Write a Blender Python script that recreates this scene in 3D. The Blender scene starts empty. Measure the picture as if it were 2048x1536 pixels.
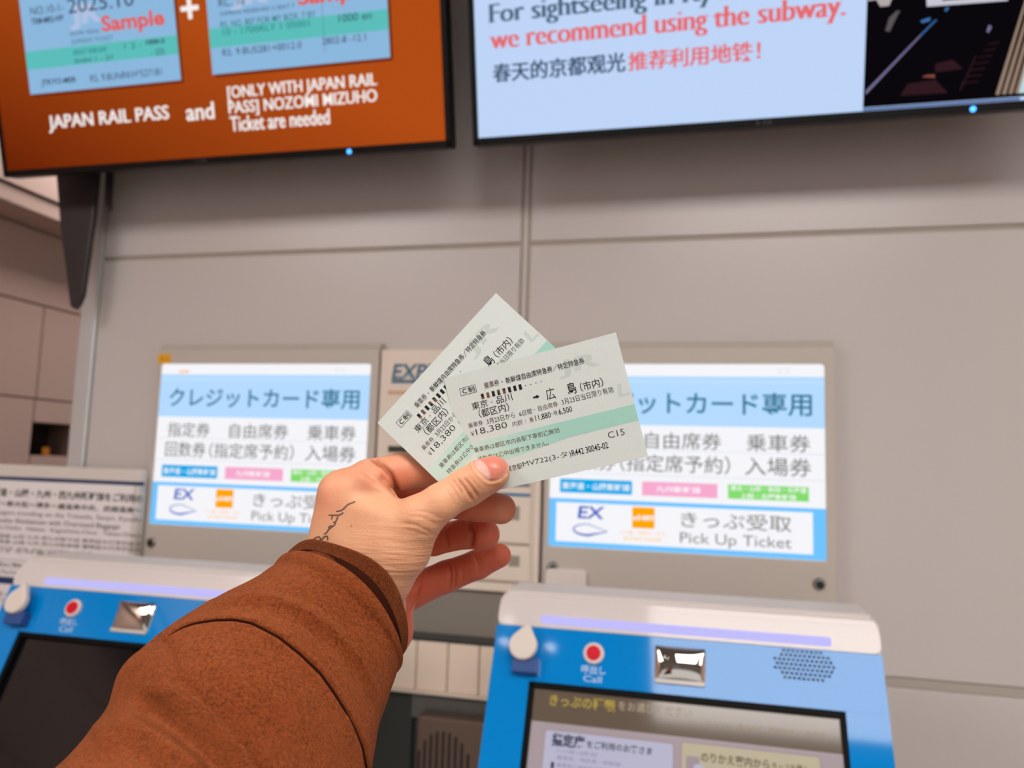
import bpy, bmesh, math, random
import numpy as np
from mathutils import Vector, Matrix
from mathutils.bvhtree import BVHTree

SC = bpy.context.scene
COL = SC.collection
random.seed(7)

# ------------------------------------------------------------------ camera
F = 1538.0                       # focal length in pixels of the 2048 x 1536 frame
CAM = np.array([0.0, 0.0, 1.45])

def cam_rotation(yaw, pitch, roll):
    y, p, r = (math.radians(a) for a in (yaw, pitch, roll))
    f = np.array([math.sin(y) * math.cos(p), math.cos(y) * math.cos(p), math.sin(p)])
    right0 = np.array([math.cos(y), -math.sin(y), 0.0])
    up0 = np.cross(right0, f)
    right = math.cos(r) * right0 + math.sin(r) * up0
    up = -math.sin(r) * right0 + math.cos(r) * up0
    return np.array([right, -up, f])          # rows: right, down, forward
ROT = cam_rotation(-13.35, 6.0, 1.8)

cam_data = bpy.data.cameras.new('camera')
cam_data.sensor_fit = 'HORIZONTAL'
cam_data.sensor_width = 36.0
cam_data.lens = F / 2048 * 36.0
cam_data.clip_start = 0.01
cam_data.dof.use_dof = True
cam_data.dof.focus_distance = 0.357
cam_data.dof.aperture_fstop = 10.2
cam = bpy.data.objects.new('camera', cam_data)
COL.objects.link(cam)
cam.matrix_world = Matrix(((ROT[0][0], -ROT[1][0], -ROT[2][0], CAM[0]),
                           (ROT[0][1], -ROT[1][1], -ROT[2][1], CAM[1]),
                           (ROT[0][2], -ROT[1][2], -ROT[2][2], CAM[2]),
                           (0, 0, 0, 1)))
SC.camera = cam

# ------------------------------------------------------------------ world, exposure
world = bpy.data.worlds.new('world')
SC.world = world
world.use_nodes = True
bg = world.node_tree.nodes['Background']
bg.inputs[0].default_value = (1.0, 0.965, 0.94, 1)
bg.inputs[1].default_value = 0.82
SC.view_settings.view_transform = 'Standard'
SC.view_settings.look = 'None'
SC.view_settings.exposure = 0.0
SC.view_settings.gamma = 1.0
SC.view_settings.use_curve_mapping = False
SC.cycles.use_denoising = True
SC.cycles.max_bounces = 8
SC.cycles.caustics_reflective = False
SC.cycles.caustics_refractive = False

LAMP = 11.0        # radiance of the ceiling luminaires

# ------------------------------------------------------------------ projection helpers
def ray(px, py):
    return ROT.T @ np.array([(px - 1024) / F, (py - 768) / F, 1.0])

def cam_to_world(P):
    """camera millimetres (right, down, forward) -> world metres"""
    return CAM + (np.asarray(P, float) / 1000.0) @ ROT

def at(px, py, z):
    """the point seen at pixel px,py, z millimetres in front of the camera: camera millimetres"""
    return np.array([(px - 1024) / F * z, (py - 768) / F * z, z])

class Plane:
    """a real flat surface: origin, right, up, normal (towards the viewer)"""
    def __init__(s, O, U, V):
        s.O = np.array(O, float); s.U = np.array(U, float); s.V = np.array(V, float)
        s.U /= np.linalg.norm(s.U); s.V -= s.U * s.V.dot(s.U); s.V /= np.linalg.norm(s.V)
        s.N = np.cross(s.U, s.V)
        s.warp = None
    def uv(s, px, py, w=0.0):
        d = ray(px, py); O = s.O + s.N * w
        q = CAM + d * (np.dot(O - CAM, s.N) / np.dot(d, s.N)) - s.O
        return np.array([q.dot(s.U), q.dot(s.V)])
    def pt(s, P):
        P = np.atleast_2d(np.asarray(P, float))
        w = P[:, 2] if s.warp is None else P[:, 2] + s.warp(P[:, 0], P[:, 1])
        return s.O + np.outer(P[:, 0], s.U) + np.outer(P[:, 1], s.V) + np.outer(w, s.N)
    def shift(s, dx):
        p = Plane(s.O + s.U * dx, s.U, s.V); p.warp = s.warp; return p

def wall_plane(Y):
    return Plane((0, Y, 0), (1, 0, 0), (0, 0, 1))

# ------------------------------------------------------------------ materials
def lin(c):
    return tuple(((v / 255) / 12.92 if v / 255 <= 0.04045 else ((v / 255 + 0.055) / 1.055) ** 2.4) for v in c[:3]) + (1.0,)

MATS = {}
def mat(name, rgb, rough=0.5, metal=0.0, spec=0.5, coat=0.0, bump=None, tint=None, sheen=0.0):
    if name in MATS: return MATS[name]
    m = bpy.data.materials.new(name); m.use_nodes = True
    nt = m.node_tree; b = nt.nodes['Principled BSDF']
    b.inputs['Base Color'].default_value = lin(rgb)
    b.inputs['Roughness'].default_value = rough
    b.inputs['Metallic'].default_value = metal
    b.inputs['Specular IOR Level'].default_value = spec
    b.inputs['Coat Weight'].default_value = coat
    b.inputs['Coat Roughness'].default_value = 0.03
    b.inputs['Sheen Weight'].default_value = sheen
    tc = nt.nodes.new('ShaderNodeTexCoord')
    if tint:                                   # (scale, amount): slight material mottling
        n = nt.nodes.new('ShaderNodeTexNoise'); n.inputs['Scale'].default_value = tint[0]; n.inputs['Detail'].default_value = 4
        nt.links.new(tc.outputs['Object'], n.inputs['Vector'])
        mx = nt.nodes.new('ShaderNodeMix'); mx.data_type = 'RGBA'; mx.blend_type = 'MIX'
        nt.links.new(n.outputs['Fac'], mx.inputs[0])
        mx.inputs[6].default_value = lin([v * (1 - tint[1]) for v in rgb]); mx.inputs[7].default_value = lin([min(255, v * (1 + tint[1])) for v in rgb])
        nt.links.new(mx.outputs[2], b.inputs['Base Color'])
    if bump:
        n = nt.nodes.new('ShaderNodeTexNoise'); n.inputs['Scale'].default_value = bump[0]; n.inputs['Detail'].default_value = 5
        nt.links.new(tc.outputs['Object'], n.inputs['Vector'])
        bp = nt.nodes.new('ShaderNodeBump'); bp.inputs['Strength'].default_value = bump[1]; bp.inputs['Distance'].default_value = bump[2]
        nt.links.new(n.outputs['Fac'], bp.inputs['Height']); nt.links.new(bp.outputs['Normal'], b.inputs['Normal'])
    MATS[name] = m
    return m

def glow(name, rgb, strength=1.0, rough=0.35, spec=0.0):
    """a lit display element: gives off its own light"""
    if name in MATS: return MATS[name]
    m = mat(name, (4, 4, 4), rough, spec=spec)
    b = m.node_tree.nodes['Principled BSDF']
    b.inputs['Base Color'].default_value = tuple(v * 0.09 for v in lin(rgb)[:3]) + (1,)
    b.inputs['Emission Color'].default_value = lin(rgb)
    b.inputs['Emission Strength'].default_value = strength * 0.95
    return m

# ------------------------------------------------------------------ things and parts
ROOTLOC = {}
def thing(name, label, cat, loc, group=None):
    o = bpy.data.objects.new(name, None); COL.objects.link(o)
    o.empty_display_size = 0.05
    o.location = loc; ROOTLOC[o.name] = np.array(loc, float)
    o['label'] = label; o['category'] = cat
    if group: o['group'] = group
    return o

def root_of(o):
    while o.parent: o = o.parent
    return o

def obj(name, V, faces, mats, parent=None, fmat=None, smooth=False, label=None):
    """one mesh object from world-space vertices"""
    V = np.asarray(V, float)
    off = ROOTLOC[root_of(parent).name] if parent else np.zeros(3)
    me = bpy.data.meshes.new(name)
    me.from_pydata((V - off).tolist(), [], [tuple(int(i) for i in f) for f in faces])
    for m in (mats if isinstance(mats, (list, tuple)) else [mats]): me.materials.append(m)
    if fmat is not None: me.polygons.foreach_set('material_index', np.asarray(fmat, dtype=np.int32))
    if smooth: me.polygons.foreach_set('use_smooth', [True] * len(me.polygons))
    me.update()
    o = bpy.data.objects.new(name, me); COL.objects.link(o)
    if parent: o.parent = parent
    if label: o['label'] = label
    return o

def tag(o, label=None, cat=None, group=None, kind=None):
    for k, v in (('label', label), ('category', cat), ('group', group), ('kind', kind)):
        if v: o[k] = v
    return o

class Geo:
    """collects shapes given in a plane's own metres (u, v, w); builds ONE mesh"""
    def __init__(s, plane=None):
        s.p = plane; s.V = []; s.Fc = []; s.M = []; s.mats = []; s.n = 0; s.sm = []
    def mi(s, m):
        if m not in s.mats: s.mats.append(m)
        return s.mats.index(m)
    def add(s, V, faces, m, plane=None, smooth=False):
        p = plane or s.p
        V = np.asarray(V, float)
        W = p.pt(V) if p else V
        s.V.append(W); k = s.mi(m)
        for f in faces: s.Fc.append([i + s.n for i in f]); s.M.append(k); s.sm.append(smooth)
        s.n += len(W)
    def bm(s, b, m, plane=None, smooth=False):
        b.verts.ensure_lookup_table(); b.verts.index_update()
        s.add([v.co[:] for v in b.verts], [[v.index for v in f.verts] for f in b.faces], m, plane, smooth); b.free()
    def box(s, u0, u1, v0, v1, w0, w1, m, bev=0.0, seg=2, plane=None):
        b = bmesh.new(); bmesh.ops.create_cube(b, size=1)
        for v in b.verts:
            v.co = ((u0 + u1) / 2 + v.co.x * (u1 - u0), (v0 + v1) / 2 + v.co.y * (v1 - v0), (w0 + w1) / 2 + v.co.z * (w1 - w0))
        if bev: bmesh.ops.bevel(b, geom=b.edges[:], offset=bev, segments=seg, affect='EDGES', profile=0.5)
        s.bm(b, m, plane)
    def rrect(s, u0, u1, v0, v1, w0, w1, m, r=0.005, bev=0.0, plane=None, n=6):
        s.prism(rounded(u0, u1, v0, v1, r, n), w0, w1, m, bev, plane)
    def prism(s, pts, w0, w1, m, bev=0.0, plane=None):
        b = bmesh.new(); pts = list(pts)
        vs = [b.verts.new((x, y, w1)) for x, y in pts]
        f = b.faces.new(vs)
        if f.normal.z < 0: pass
        b.normal_update()
        if f.normal.z < 0: f.normal_flip()
        r = bmesh.ops.extrude_face_region(b, geom=[f])
        for v in [e for e in r['geom'] if isinstance(e, bmesh.types.BMVert)]: v.co.z = w1
        top = [e for e in r['geom'] if isinstance(e, bmesh.types.BMFace)][0]
        keep = set(top.verts)
        for v in b.verts:
            if v not in keep: v.co.z = w0
        if bev:
            ed = [e for e in b.edges if e.verts[0] in keep and e.verts[1] in keep]
            bmesh.ops.bevel(b, geom=ed, offset=bev, segments=3, affect='EDGES', profile=0.5)
        bmesh.ops.recalc_face_normals(b, faces=b.faces[:])
        s.bm(b, m, plane)
    def flat(s, pts, w, m, plane=None):
        b = bmesh.new(); f = b.faces.new([b.verts.new((x, y, w)) for x, y in pts]); b.normal_update()
        if f.normal.z < 0: f.normal_flip()
        s.bm(b, m, plane)
    def rect(s, u0, u1, v0, v1, w, m, plane=None, nu=1):
        us = np.linspace(u0, u1, nu + 1)
        V = [(u, v, w) for u in us for v in (v0, v1)]
        s.add(V, [(2 * i, 2 * i + 2, 2 * i + 3, 2 * i + 1) for i in range(nu)], m, plane)
    def disc(s, u, v, r, w0, w1, m, seg=32, bev=0.0, plane=None):
        s.prism([(u + r * math.cos(a), v + r * math.sin(a)) for a in np.linspace(0, 2 * math.pi, seg, endpoint=False)], w0, w1, m, bev, plane)
    def stroke(s, pts, width, w, m, plane=None):
        """flat ribbon along a polyline"""
        P = np.asarray(pts, float); n = len(P)
        T = np.gradient(P, axis=0); T /= np.linalg.norm(T, axis=1)[:, None] + 1e-12
        Nn = np.stack([-T[:, 1], T[:, 0]], 1)
        wd = np.broadcast_to(np.asarray(width, float), (n,))[:, None] / 2
        L = P + Nn * wd; R_ = P - Nn * wd
        V = [(x, y, w) for x, y in L] + [(x, y, w) for x, y in R_]
        s.add(V, [(i, n + i, n + i + 1, i + 1) for i in range(n - 1)], m, plane)
    def build(s, name, parent=None, label=None):
        return obj(name, np.concatenate(s.V), s.Fc, s.mats, parent, s.M, label=label) if not any(s.sm) else \
            _smooth_some(obj(name, np.concatenate(s.V), s.Fc, s.mats, parent, s.M, label=label), s.sm)

def _smooth_some(o, sm):
    o.data.polygons.foreach_set('use_smooth', sm); return o

def rounded(u0, u1, v0, v1, r, n=6):
    pts = []
    for cx, cy, a0 in ((u1 - r, v1 - r, 0), (u0 + r, v1 - r, 90), (u0 + r, v0 + r, 180), (u1 - r, v0 + r, 270)):
        for k in range(n + 1):
            a = math.radians(a0 + 90 * k / n); pts.append((cx + r * math.cos(a), cy + r * math.sin(a)))
    return pts

# ------------------------------------------------------------------ lettering
_TXT = {}
def glyphs(body, weight=0.0, res=4):
    key = (body, weight, res)
    if key not in _TXT:
        c = bpy.data.curves.new('lettering_source', 'FONT'); c.body = body
        c.resolution_u = res; c.offset = weight
        o = bpy.data.objects.new('lettering_source', c); COL.objects.link(o)
        dg = bpy.context.evaluated_depsgraph_get()
        me = bpy.data.meshes.new_from_object(o.evaluated_get(dg))
        V = np.array([v.co[:] for v in me.vertices]).reshape(-1, 3); Fs = [list(p.vertices) for p in me.polygons]
        bpy.data.objects.remove(o); bpy.data.curves.remove(c); bpy.data.meshes.remove(me)
        # faces facing +z
        _TXT[key] = (V, Fs)
    V, Fs = _TXT[key]
    return V.copy(), Fs

def write(g, body, u0, u1, vc, h, m, w=0.0004, weight=0.0, res=4, slant=0.0, didone=0.0, serif=False):
    """fit the words into u0..u1, centred on vc, h high"""
    V, Fs = glyphs(body, weight, res)
    if not len(V): return
    a = V.min(0); b = V.max(0)
    X = V.copy()
    X[:, 0] = u0 + (V[:, 0] - a[0]) / (b[0] - a[0]) * (u1 - u0)
    X[:, 1] = vc - h / 2 + (V[:, 1] - a[1]) / (b[1] - a[1]) * h
    X[:, 0] += slant * (X[:, 1] - vc)
    X[:, 2] = w
    g.add(X, Fs, m)
    if serif:                       # short hairline serifs at the square ends of the upright strokes
        cnt = {}
        for f in Fs:
            for i_, j_ in zip(f, f[1:] + f[:1]): cnt.setdefault((round(V[i_][0], 4), round(V[i_][1], 4)) < (round(V[j_][0], 4), round(V[j_][1], 4)) and (i_, j_) or (j_, i_), []).append(f)
        for (i_, j_), fs_ in cnt.items():
            dx_ = abs(V[i_][0] - V[j_][0]); dy_ = abs(V[i_][1] - V[j_][1])
            if len(fs_) != 1 or dy_ > .012 or not .035 < dx_ < .17: continue
            cy_ = np.mean([V[k_][1] for k_ in fs_[0]]); up_ = 1 if cy_ > V[i_][1] else -1
            xa, xb = sorted((X[i_][0], X[j_][0])); ya = X[i_][1]; e_ = (xb - xa) * .55; t_ = h * .035 * up_
            xb += didone
            if up_ < 0: xb -= e_ * .8          # tops carry their serif on the left
            g.rect(xa - e_, xb + e_, min(ya, ya + t_), max(ya, ya + t_), w + 0.00004, m)
    if didone:                      # heavier upright strokes, hairline cross strokes
        for k in (1, 2):
            Y = X.copy(); Y[:, 0] += didone * k * 0.5; Y[:, 2] += 0.00001 * k
            g.add(Y, Fs, m)

def writepx(g, body, p0, p1, hpx, m, w=0.0004, **k):
    """lettering whose middle line runs from pixel p0 to pixel p1 of the photograph, on the surface itself"""
    a = g.p.uv(*p0); b = g.p.uv(*p1)
    mid = ((p0[0] + p1[0]) / 2, (p0[1] + p1[1]) / 2)
    h = abs(g.p.uv(mid[0], mid[1] - hpx / 2)[1] - g.p.uv(mid[0], mid[1] + hpx / 2)[1])
    write(g, body, a[0], b[0], (a[1] + b[1]) / 2, h, m, w, **k)

def pxbox(p, x0, y0, x1, y1):
    """u0,u1,v0,v1 on a surface from the four sides seen in the photograph"""
    ym = (y0 + y1) / 2; xm = (x0 + x1) / 2
    return p.uv(x0, ym)[0], p.uv(x1, ym)[0], p.uv(xm, y1)[1], p.uv(xm, y0)[1]
# ================================================================== the setting
D = 1.40                                      # distance of the machine wall
WALL = wall_plane(D)
m_wall = mat('enamel_wall', (202, 194, 190), 0.28, spec=0.4, tint=(1.5, 0.01))
m_gap = mat('wall_joint', (166, 154, 142), 0.5)
m_reveal = mat('wall_reveal', (176, 166, 156), 0.4)
m_steel = mat('brushed_steel', (216, 219, 220), 0.3, metal=0.55, bump=(60, 0.03, 0.001))
m_pink = mat('hall_wall', (190, 158, 146), 0.45, tint=(2.0, 0.02))
m_pinkdark = mat('hall_wall_joint', (110, 88, 78), 0.6)
m_floor = mat('floor_stone', (150, 146, 140), 0.35, tint=(14, 0.06))
m_ceil = mat('ceiling_paint', (150, 143, 136), 0.7)
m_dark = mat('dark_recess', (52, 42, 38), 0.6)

g = Geo(WALL)
XL, XR = -1.262, 3.0
g.box(XL + .002, XR, 0.0, 2.75, -0.25, -0.004, m_gap)
def wallpanel(u0, u1, v0, v1): g.box(u0, u1, v0, v1, -0.02, 0.0, m_wall, bev=0.0018)
for u0, u1 in ((XL, -0.3245), (-0.3045, 0.95), (0.97, XR)):
    wallpanel(u0, u1, 1.8755, 2.75)
    wallpanel(u0, u1, 1.1275, 1.8665)
    wallpanel(u0, u1, 0.02, 1.1105)
for u in (-0.3145, 0.96): g.box(u - .0035, u + .0035, 0.02, 2.75, -0.02, -0.001, m_wall, bev=0.0008)
g.box(XL, XR, 1.1115, 1.1262, -0.02, -0.0025, m_reveal)
tag(g.build('wall_back'), kind='structure')

g = Geo(WALL)
g.box(-1.306, XL - .001, 0.0, 2.75, -0.26, 0.006, m_steel, bev=0.004)
tag(g.build('trim_1'), kind='structure')

# the hall wall seen past the end of the machine wall, with a dark window-like opening in it
g = Geo()
def hallbox(y0, y1, z0, z1, x0, x1, m, bev=0.0):
    b = bmesh.new(); bmesh.ops.create_cube(b, size=1)
    for v in b.verts: v.co = ((x0 + x1) / 2 + v.co.x * (x1 - x0), (y0 + y1) / 2 + v.co.y * (y1 - y0), (z0 + z1) / 2 + v.co.z * (z1 - z0))
    if bev: bmesh.ops.bevel(b, geom=b.edges[:], offset=bev, segments=2, affect='EDGES')
    g.bm(b, m)
X0 = -2.2
def hallpanel(y0, y1, z0, z1, x1=X0): hallbox(y0, y1, z0, z1, X0 - 0.02, x1, m_pink, 0.002)
Y0, Y1 = -4.0, 6.0
hallbox(Y0, 2.19, 0, 2.75, X0 - 0.1, X0 - 0.008, m_pinkdark); hallbox(2.36, Y1, 0, 2.75, X0 - 0.1, X0 - 0.008, m_pinkdark)
hallbox(2.19, 2.36, 0, 1.432, X0 - 0.1, X0 - 0.008, m_pinkdark); hallbox(2.19, 2.36, 1.543, 2.75, X0 - 0.1, X0 - 0.008, m_pinkdark)
hallpanel(Y0, Y1, 2.262, 2.75, X0 + 0.16); hallpanel(Y0, Y1, 2.206, 2.256, X0 + 0.15)
hallpanel(Y0, Y1, 1.951, 2.20)
hallpanel(Y0, 2.19, 1.627, 1.946); hallpanel(2.193, Y1, 1.627, 1.946)
hallpanel(Y0, 2.187, 0, 1.622); hallpanel(2.365, Y1, 0, 1.622)
hallpanel(2.19, 2.362, 1.545, 1.622); hallpanel(2.19, 2.362, 0, 1.43)
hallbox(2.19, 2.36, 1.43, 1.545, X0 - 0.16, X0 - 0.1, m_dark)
tag(g.build('wall_left'), kind='structure')

g = Geo(); hallbox(-4.0, 6.0, -0.05, 0.0, -2.4, 3.2, m_floor); tag(g.build('floor'), kind='structure')
g = Geo(); hallbox(-4.0, 6.0, 2.75, 2.80, -2.4, 3.2, m_ceil); tag(g.build('ceiling'), kind='structure')
g = Geo(); hallbox(-4.0, 6.0, 0.0, 2.75, 3.0, 3.1, m_pink); tag(g.build('wall_right'), kind='structure')

# ceiling luminaires
m_diff = glow('luminaire_diffuser', (255, 250, 246), LAMP)
m_frame = mat('luminaire_frame', (205, 203, 198), 0.4)
def luminaire(x0, x1, y0, y1, label, m=m_diff):
    t = thing('ceiling_light', label, 'ceiling light', ((x0 + x1) / 2, (y0 + y1) / 2, 2.75))
    P = Plane((0, 0, 2.75), (1, 0, 0), (0, -1, 0))          # normal down
    q = Geo(P)
    for a, b, c, d in ((x0 - .03, x1 + .03, y0 - .03, y0), (x0 - .03, x1 + .03, y1, y1 + .03), (x0 - .03, x0, y0, y1), (x1, x1 + .03, y0, y1)):
        q.box(a, b, -d, -c, 0.0, 0.02, m_frame, bev=0.003)
    q.build('frame', t)
    q = Geo(P); q.box(x0, x1, -y1, -y0, 0.001, 0.012, m); q.build('diffuser', t)
    return t
luminaire(-0.17, 0.95, -1.36, -0.25, 'large square light panel in the ceiling above the viewer')
luminaire(1.6, 2.4, -1.36, -0.25, 'added smaller square light panel, out of view, in the ceiling near the right wall')  # unseen lamp, added for more light from above on the machine wall
luminaire(-2.05, -1.25, -1.36, -0.25, 'added square light panel, out of view, in the ceiling near the hall wall')  # unseen lamp, added to fill the left part of the machine wall
luminaire(-2.0, -1.55, 1.9, 3.1, 'added light panel, out of view, in the hall ceiling beyond the machine wall')  # unseen lamp, added to brighten the hall wall
m_down = glow('downlight_lens', (255, 252, 246), 18.0)
for k, (x, y, lb) in enumerate(((-0.789, -0.76, 'round ceiling downlight, nearest of the three to the machine wall'), (-0.825, -0.91, 'round ceiling downlight, middle of the three'), (-0.615, -0.92, 'round ceiling downlight, nearest of the three to the large light panel'))):
    t = thing('downlight', lb, 'ceiling light', (x, y, 2.75), 'downlights in the ceiling')
    P = Plane((x, y, 2.75), (1, 0, 0), (0, -1, 0))
    q = Geo(P); q.disc(0, 0, 0.032, 0.0, 0.008, m_frame, bev=0.002); q.build('rim', t)
    q = Geo(P); q.disc(0, 0, 0.024, 0.008, 0.010, m_down); q.build('lens', t)

t = thing('hall_tag', 'small orange tag on the sill of the dark opening in the hall wall', 'tag', (X0 - 0.04, 2.31, 1.432))
g = Geo(); hallbox(2.285, 2.318, 1.4325, 1.462, X0 - 0.05, X0 - 0.044, mat('orange_tag', (235, 150, 20), 0.5), 0.002)
g.build('plate', t)
g = Geo(); hallbox(2.28, 2.323, 1.432, 1.4345, X0 - 0.06, X0 - 0.03, mat('orange_tag_foot', (190, 110, 20), 0.5), 0.0008); g.build('foot', t)
# ================================================================== the two displays hung above the machines
m_black = mat('black_bezel', (10, 9, 10), 0.3, spec=0.2)
m_blackmatte = mat('black_housing', (20, 19, 20), 0.5)
m_logo = mat('bezel_logo', (70, 70, 74), 0.3)
m_led = glow('power_led', (70, 160, 255), 3.0)
TT = math.radians(15.3)
TVY = 1.235
_p = wall_plane(TVY).uv(903, 295)
TV = Plane((0, TVY, _p[1]), (1, 0, 0), (0, -math.sin(TT), math.cos(TT)))       # v = 0 is the bottom edge

def display(u0, u1, name_label, led_px, logo_px, fill):
    w = u1 - u0; h = w * 0.5625 + 0.006
    t = thing('wall_display', name_label, 'screen', TV.pt([((u0 + u1) / 2, h / 2, -0.05)])[0], 'displays hung over the ticket machines')
    b = 0.010
    g = Geo(TV)
    g.rrect(u0, u1, 0, h, -0.028, 0.0, m_black, r=0.004, bev=0.0015)
    for a in ((u0, u1, 0, 0.0125), (u0, u1, h - b, h), (u0, u0 + b, 0, h), (u1 - b, u1, 0, h)):
        g.box(a[0], a[1], a[2], a[3], -0.002, 0.003, m_black, bev=0.001)
    lx = TV.uv(*logo_px)[0]
    write(g, 'LG', lx - .011, lx + .011, 0.0062, 0.006, m_logo, w=0.0034)
    g.build('bezel', t)
    g = Geo(TV); g.box(u0 + .06, u1 - .06, 0.05, h - .06, -0.06, -0.027, m_blackmatte, bev=0.008); g.build('rear_housing', t)
    g = Geo(TV); lu = TV.uv(*led_px)[0]; g.disc(lu, 0.0045, 0.0042, 0.002, 0.0045, m_led, bev=0.001); g.build('power_light', t)
    um = (u0 + u1) / 2
    for k in (-0.12, 0.12):
        g = Geo(TV); g.box(um + k - .02, um + k + .02, 0.06, h - .08, -0.075, -0.058, m_blackmatte, bev=0.002); g.build('mounting_rail', t)
    # arm back to the wall
    g = Geo(); 
    a = TV.pt([(um, h * 0.5, -0.07)])[0]
    b_ = bmesh.new(); bmesh.ops.create_cube(b_, size=1)
    for v in b_.verts: v.co = (um + v.co.x * 0.3, (a[1] + D) / 2 + v.co.y * (D - a[1]), a[2] + v.co.z * 0.10)
    bmesh.ops.bevel(b_, geom=b_.edges[:], offset=0.004, segments=2, affect='EDGES')
    g.bm(b_, m_blackmatte); g.build('mounting_arm', t)
    s = (u0 + b, u1 - b, 0.0125, h - b)
    fill(t, s)
    return t

# screen colours
e_org = glow('screen_orange', (168, 66, 16)); e_tick = glow('screen_ticket_blue', (140, 184, 222)); e_band = glow('screen_ticket_green', (92, 190, 186))
e_white = glow('screen_white', (246, 240, 236)); e_red = glow('screen_red', (226, 92, 84)); e_ink = glow('screen_ink', (52, 62, 84)); e_shadow = glow('screen_brown', (112, 38, 8))
e_pink = glow('screen_pink', (176, 194, 226)); e_inkgreen = glow('screen_ink_green', (42, 122, 124))
e_pale = glow('screen_pale_blue', (190, 213, 248)); e_teal = glow('screen_teal_ink', (78, 106, 128)); e_red2 = glow('screen_red_ink', (228, 108, 112)); e_navy = glow('screen_navy_ink', (62, 84, 112))
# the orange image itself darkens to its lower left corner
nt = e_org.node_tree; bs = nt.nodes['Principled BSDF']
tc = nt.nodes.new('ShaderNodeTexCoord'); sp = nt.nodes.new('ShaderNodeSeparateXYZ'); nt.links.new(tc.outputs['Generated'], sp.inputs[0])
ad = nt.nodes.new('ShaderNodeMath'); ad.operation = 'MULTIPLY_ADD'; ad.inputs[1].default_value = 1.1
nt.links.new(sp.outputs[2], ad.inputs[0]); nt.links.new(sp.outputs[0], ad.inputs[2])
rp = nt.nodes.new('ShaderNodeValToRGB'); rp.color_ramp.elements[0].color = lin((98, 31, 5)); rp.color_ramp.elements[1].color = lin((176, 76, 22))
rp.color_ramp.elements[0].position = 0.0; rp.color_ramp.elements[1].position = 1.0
nt.links.new(ad.outputs[0], rp.inputs[0]); nt.links.new(rp.outputs[0], bs.inputs['Emission Color'])

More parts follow.
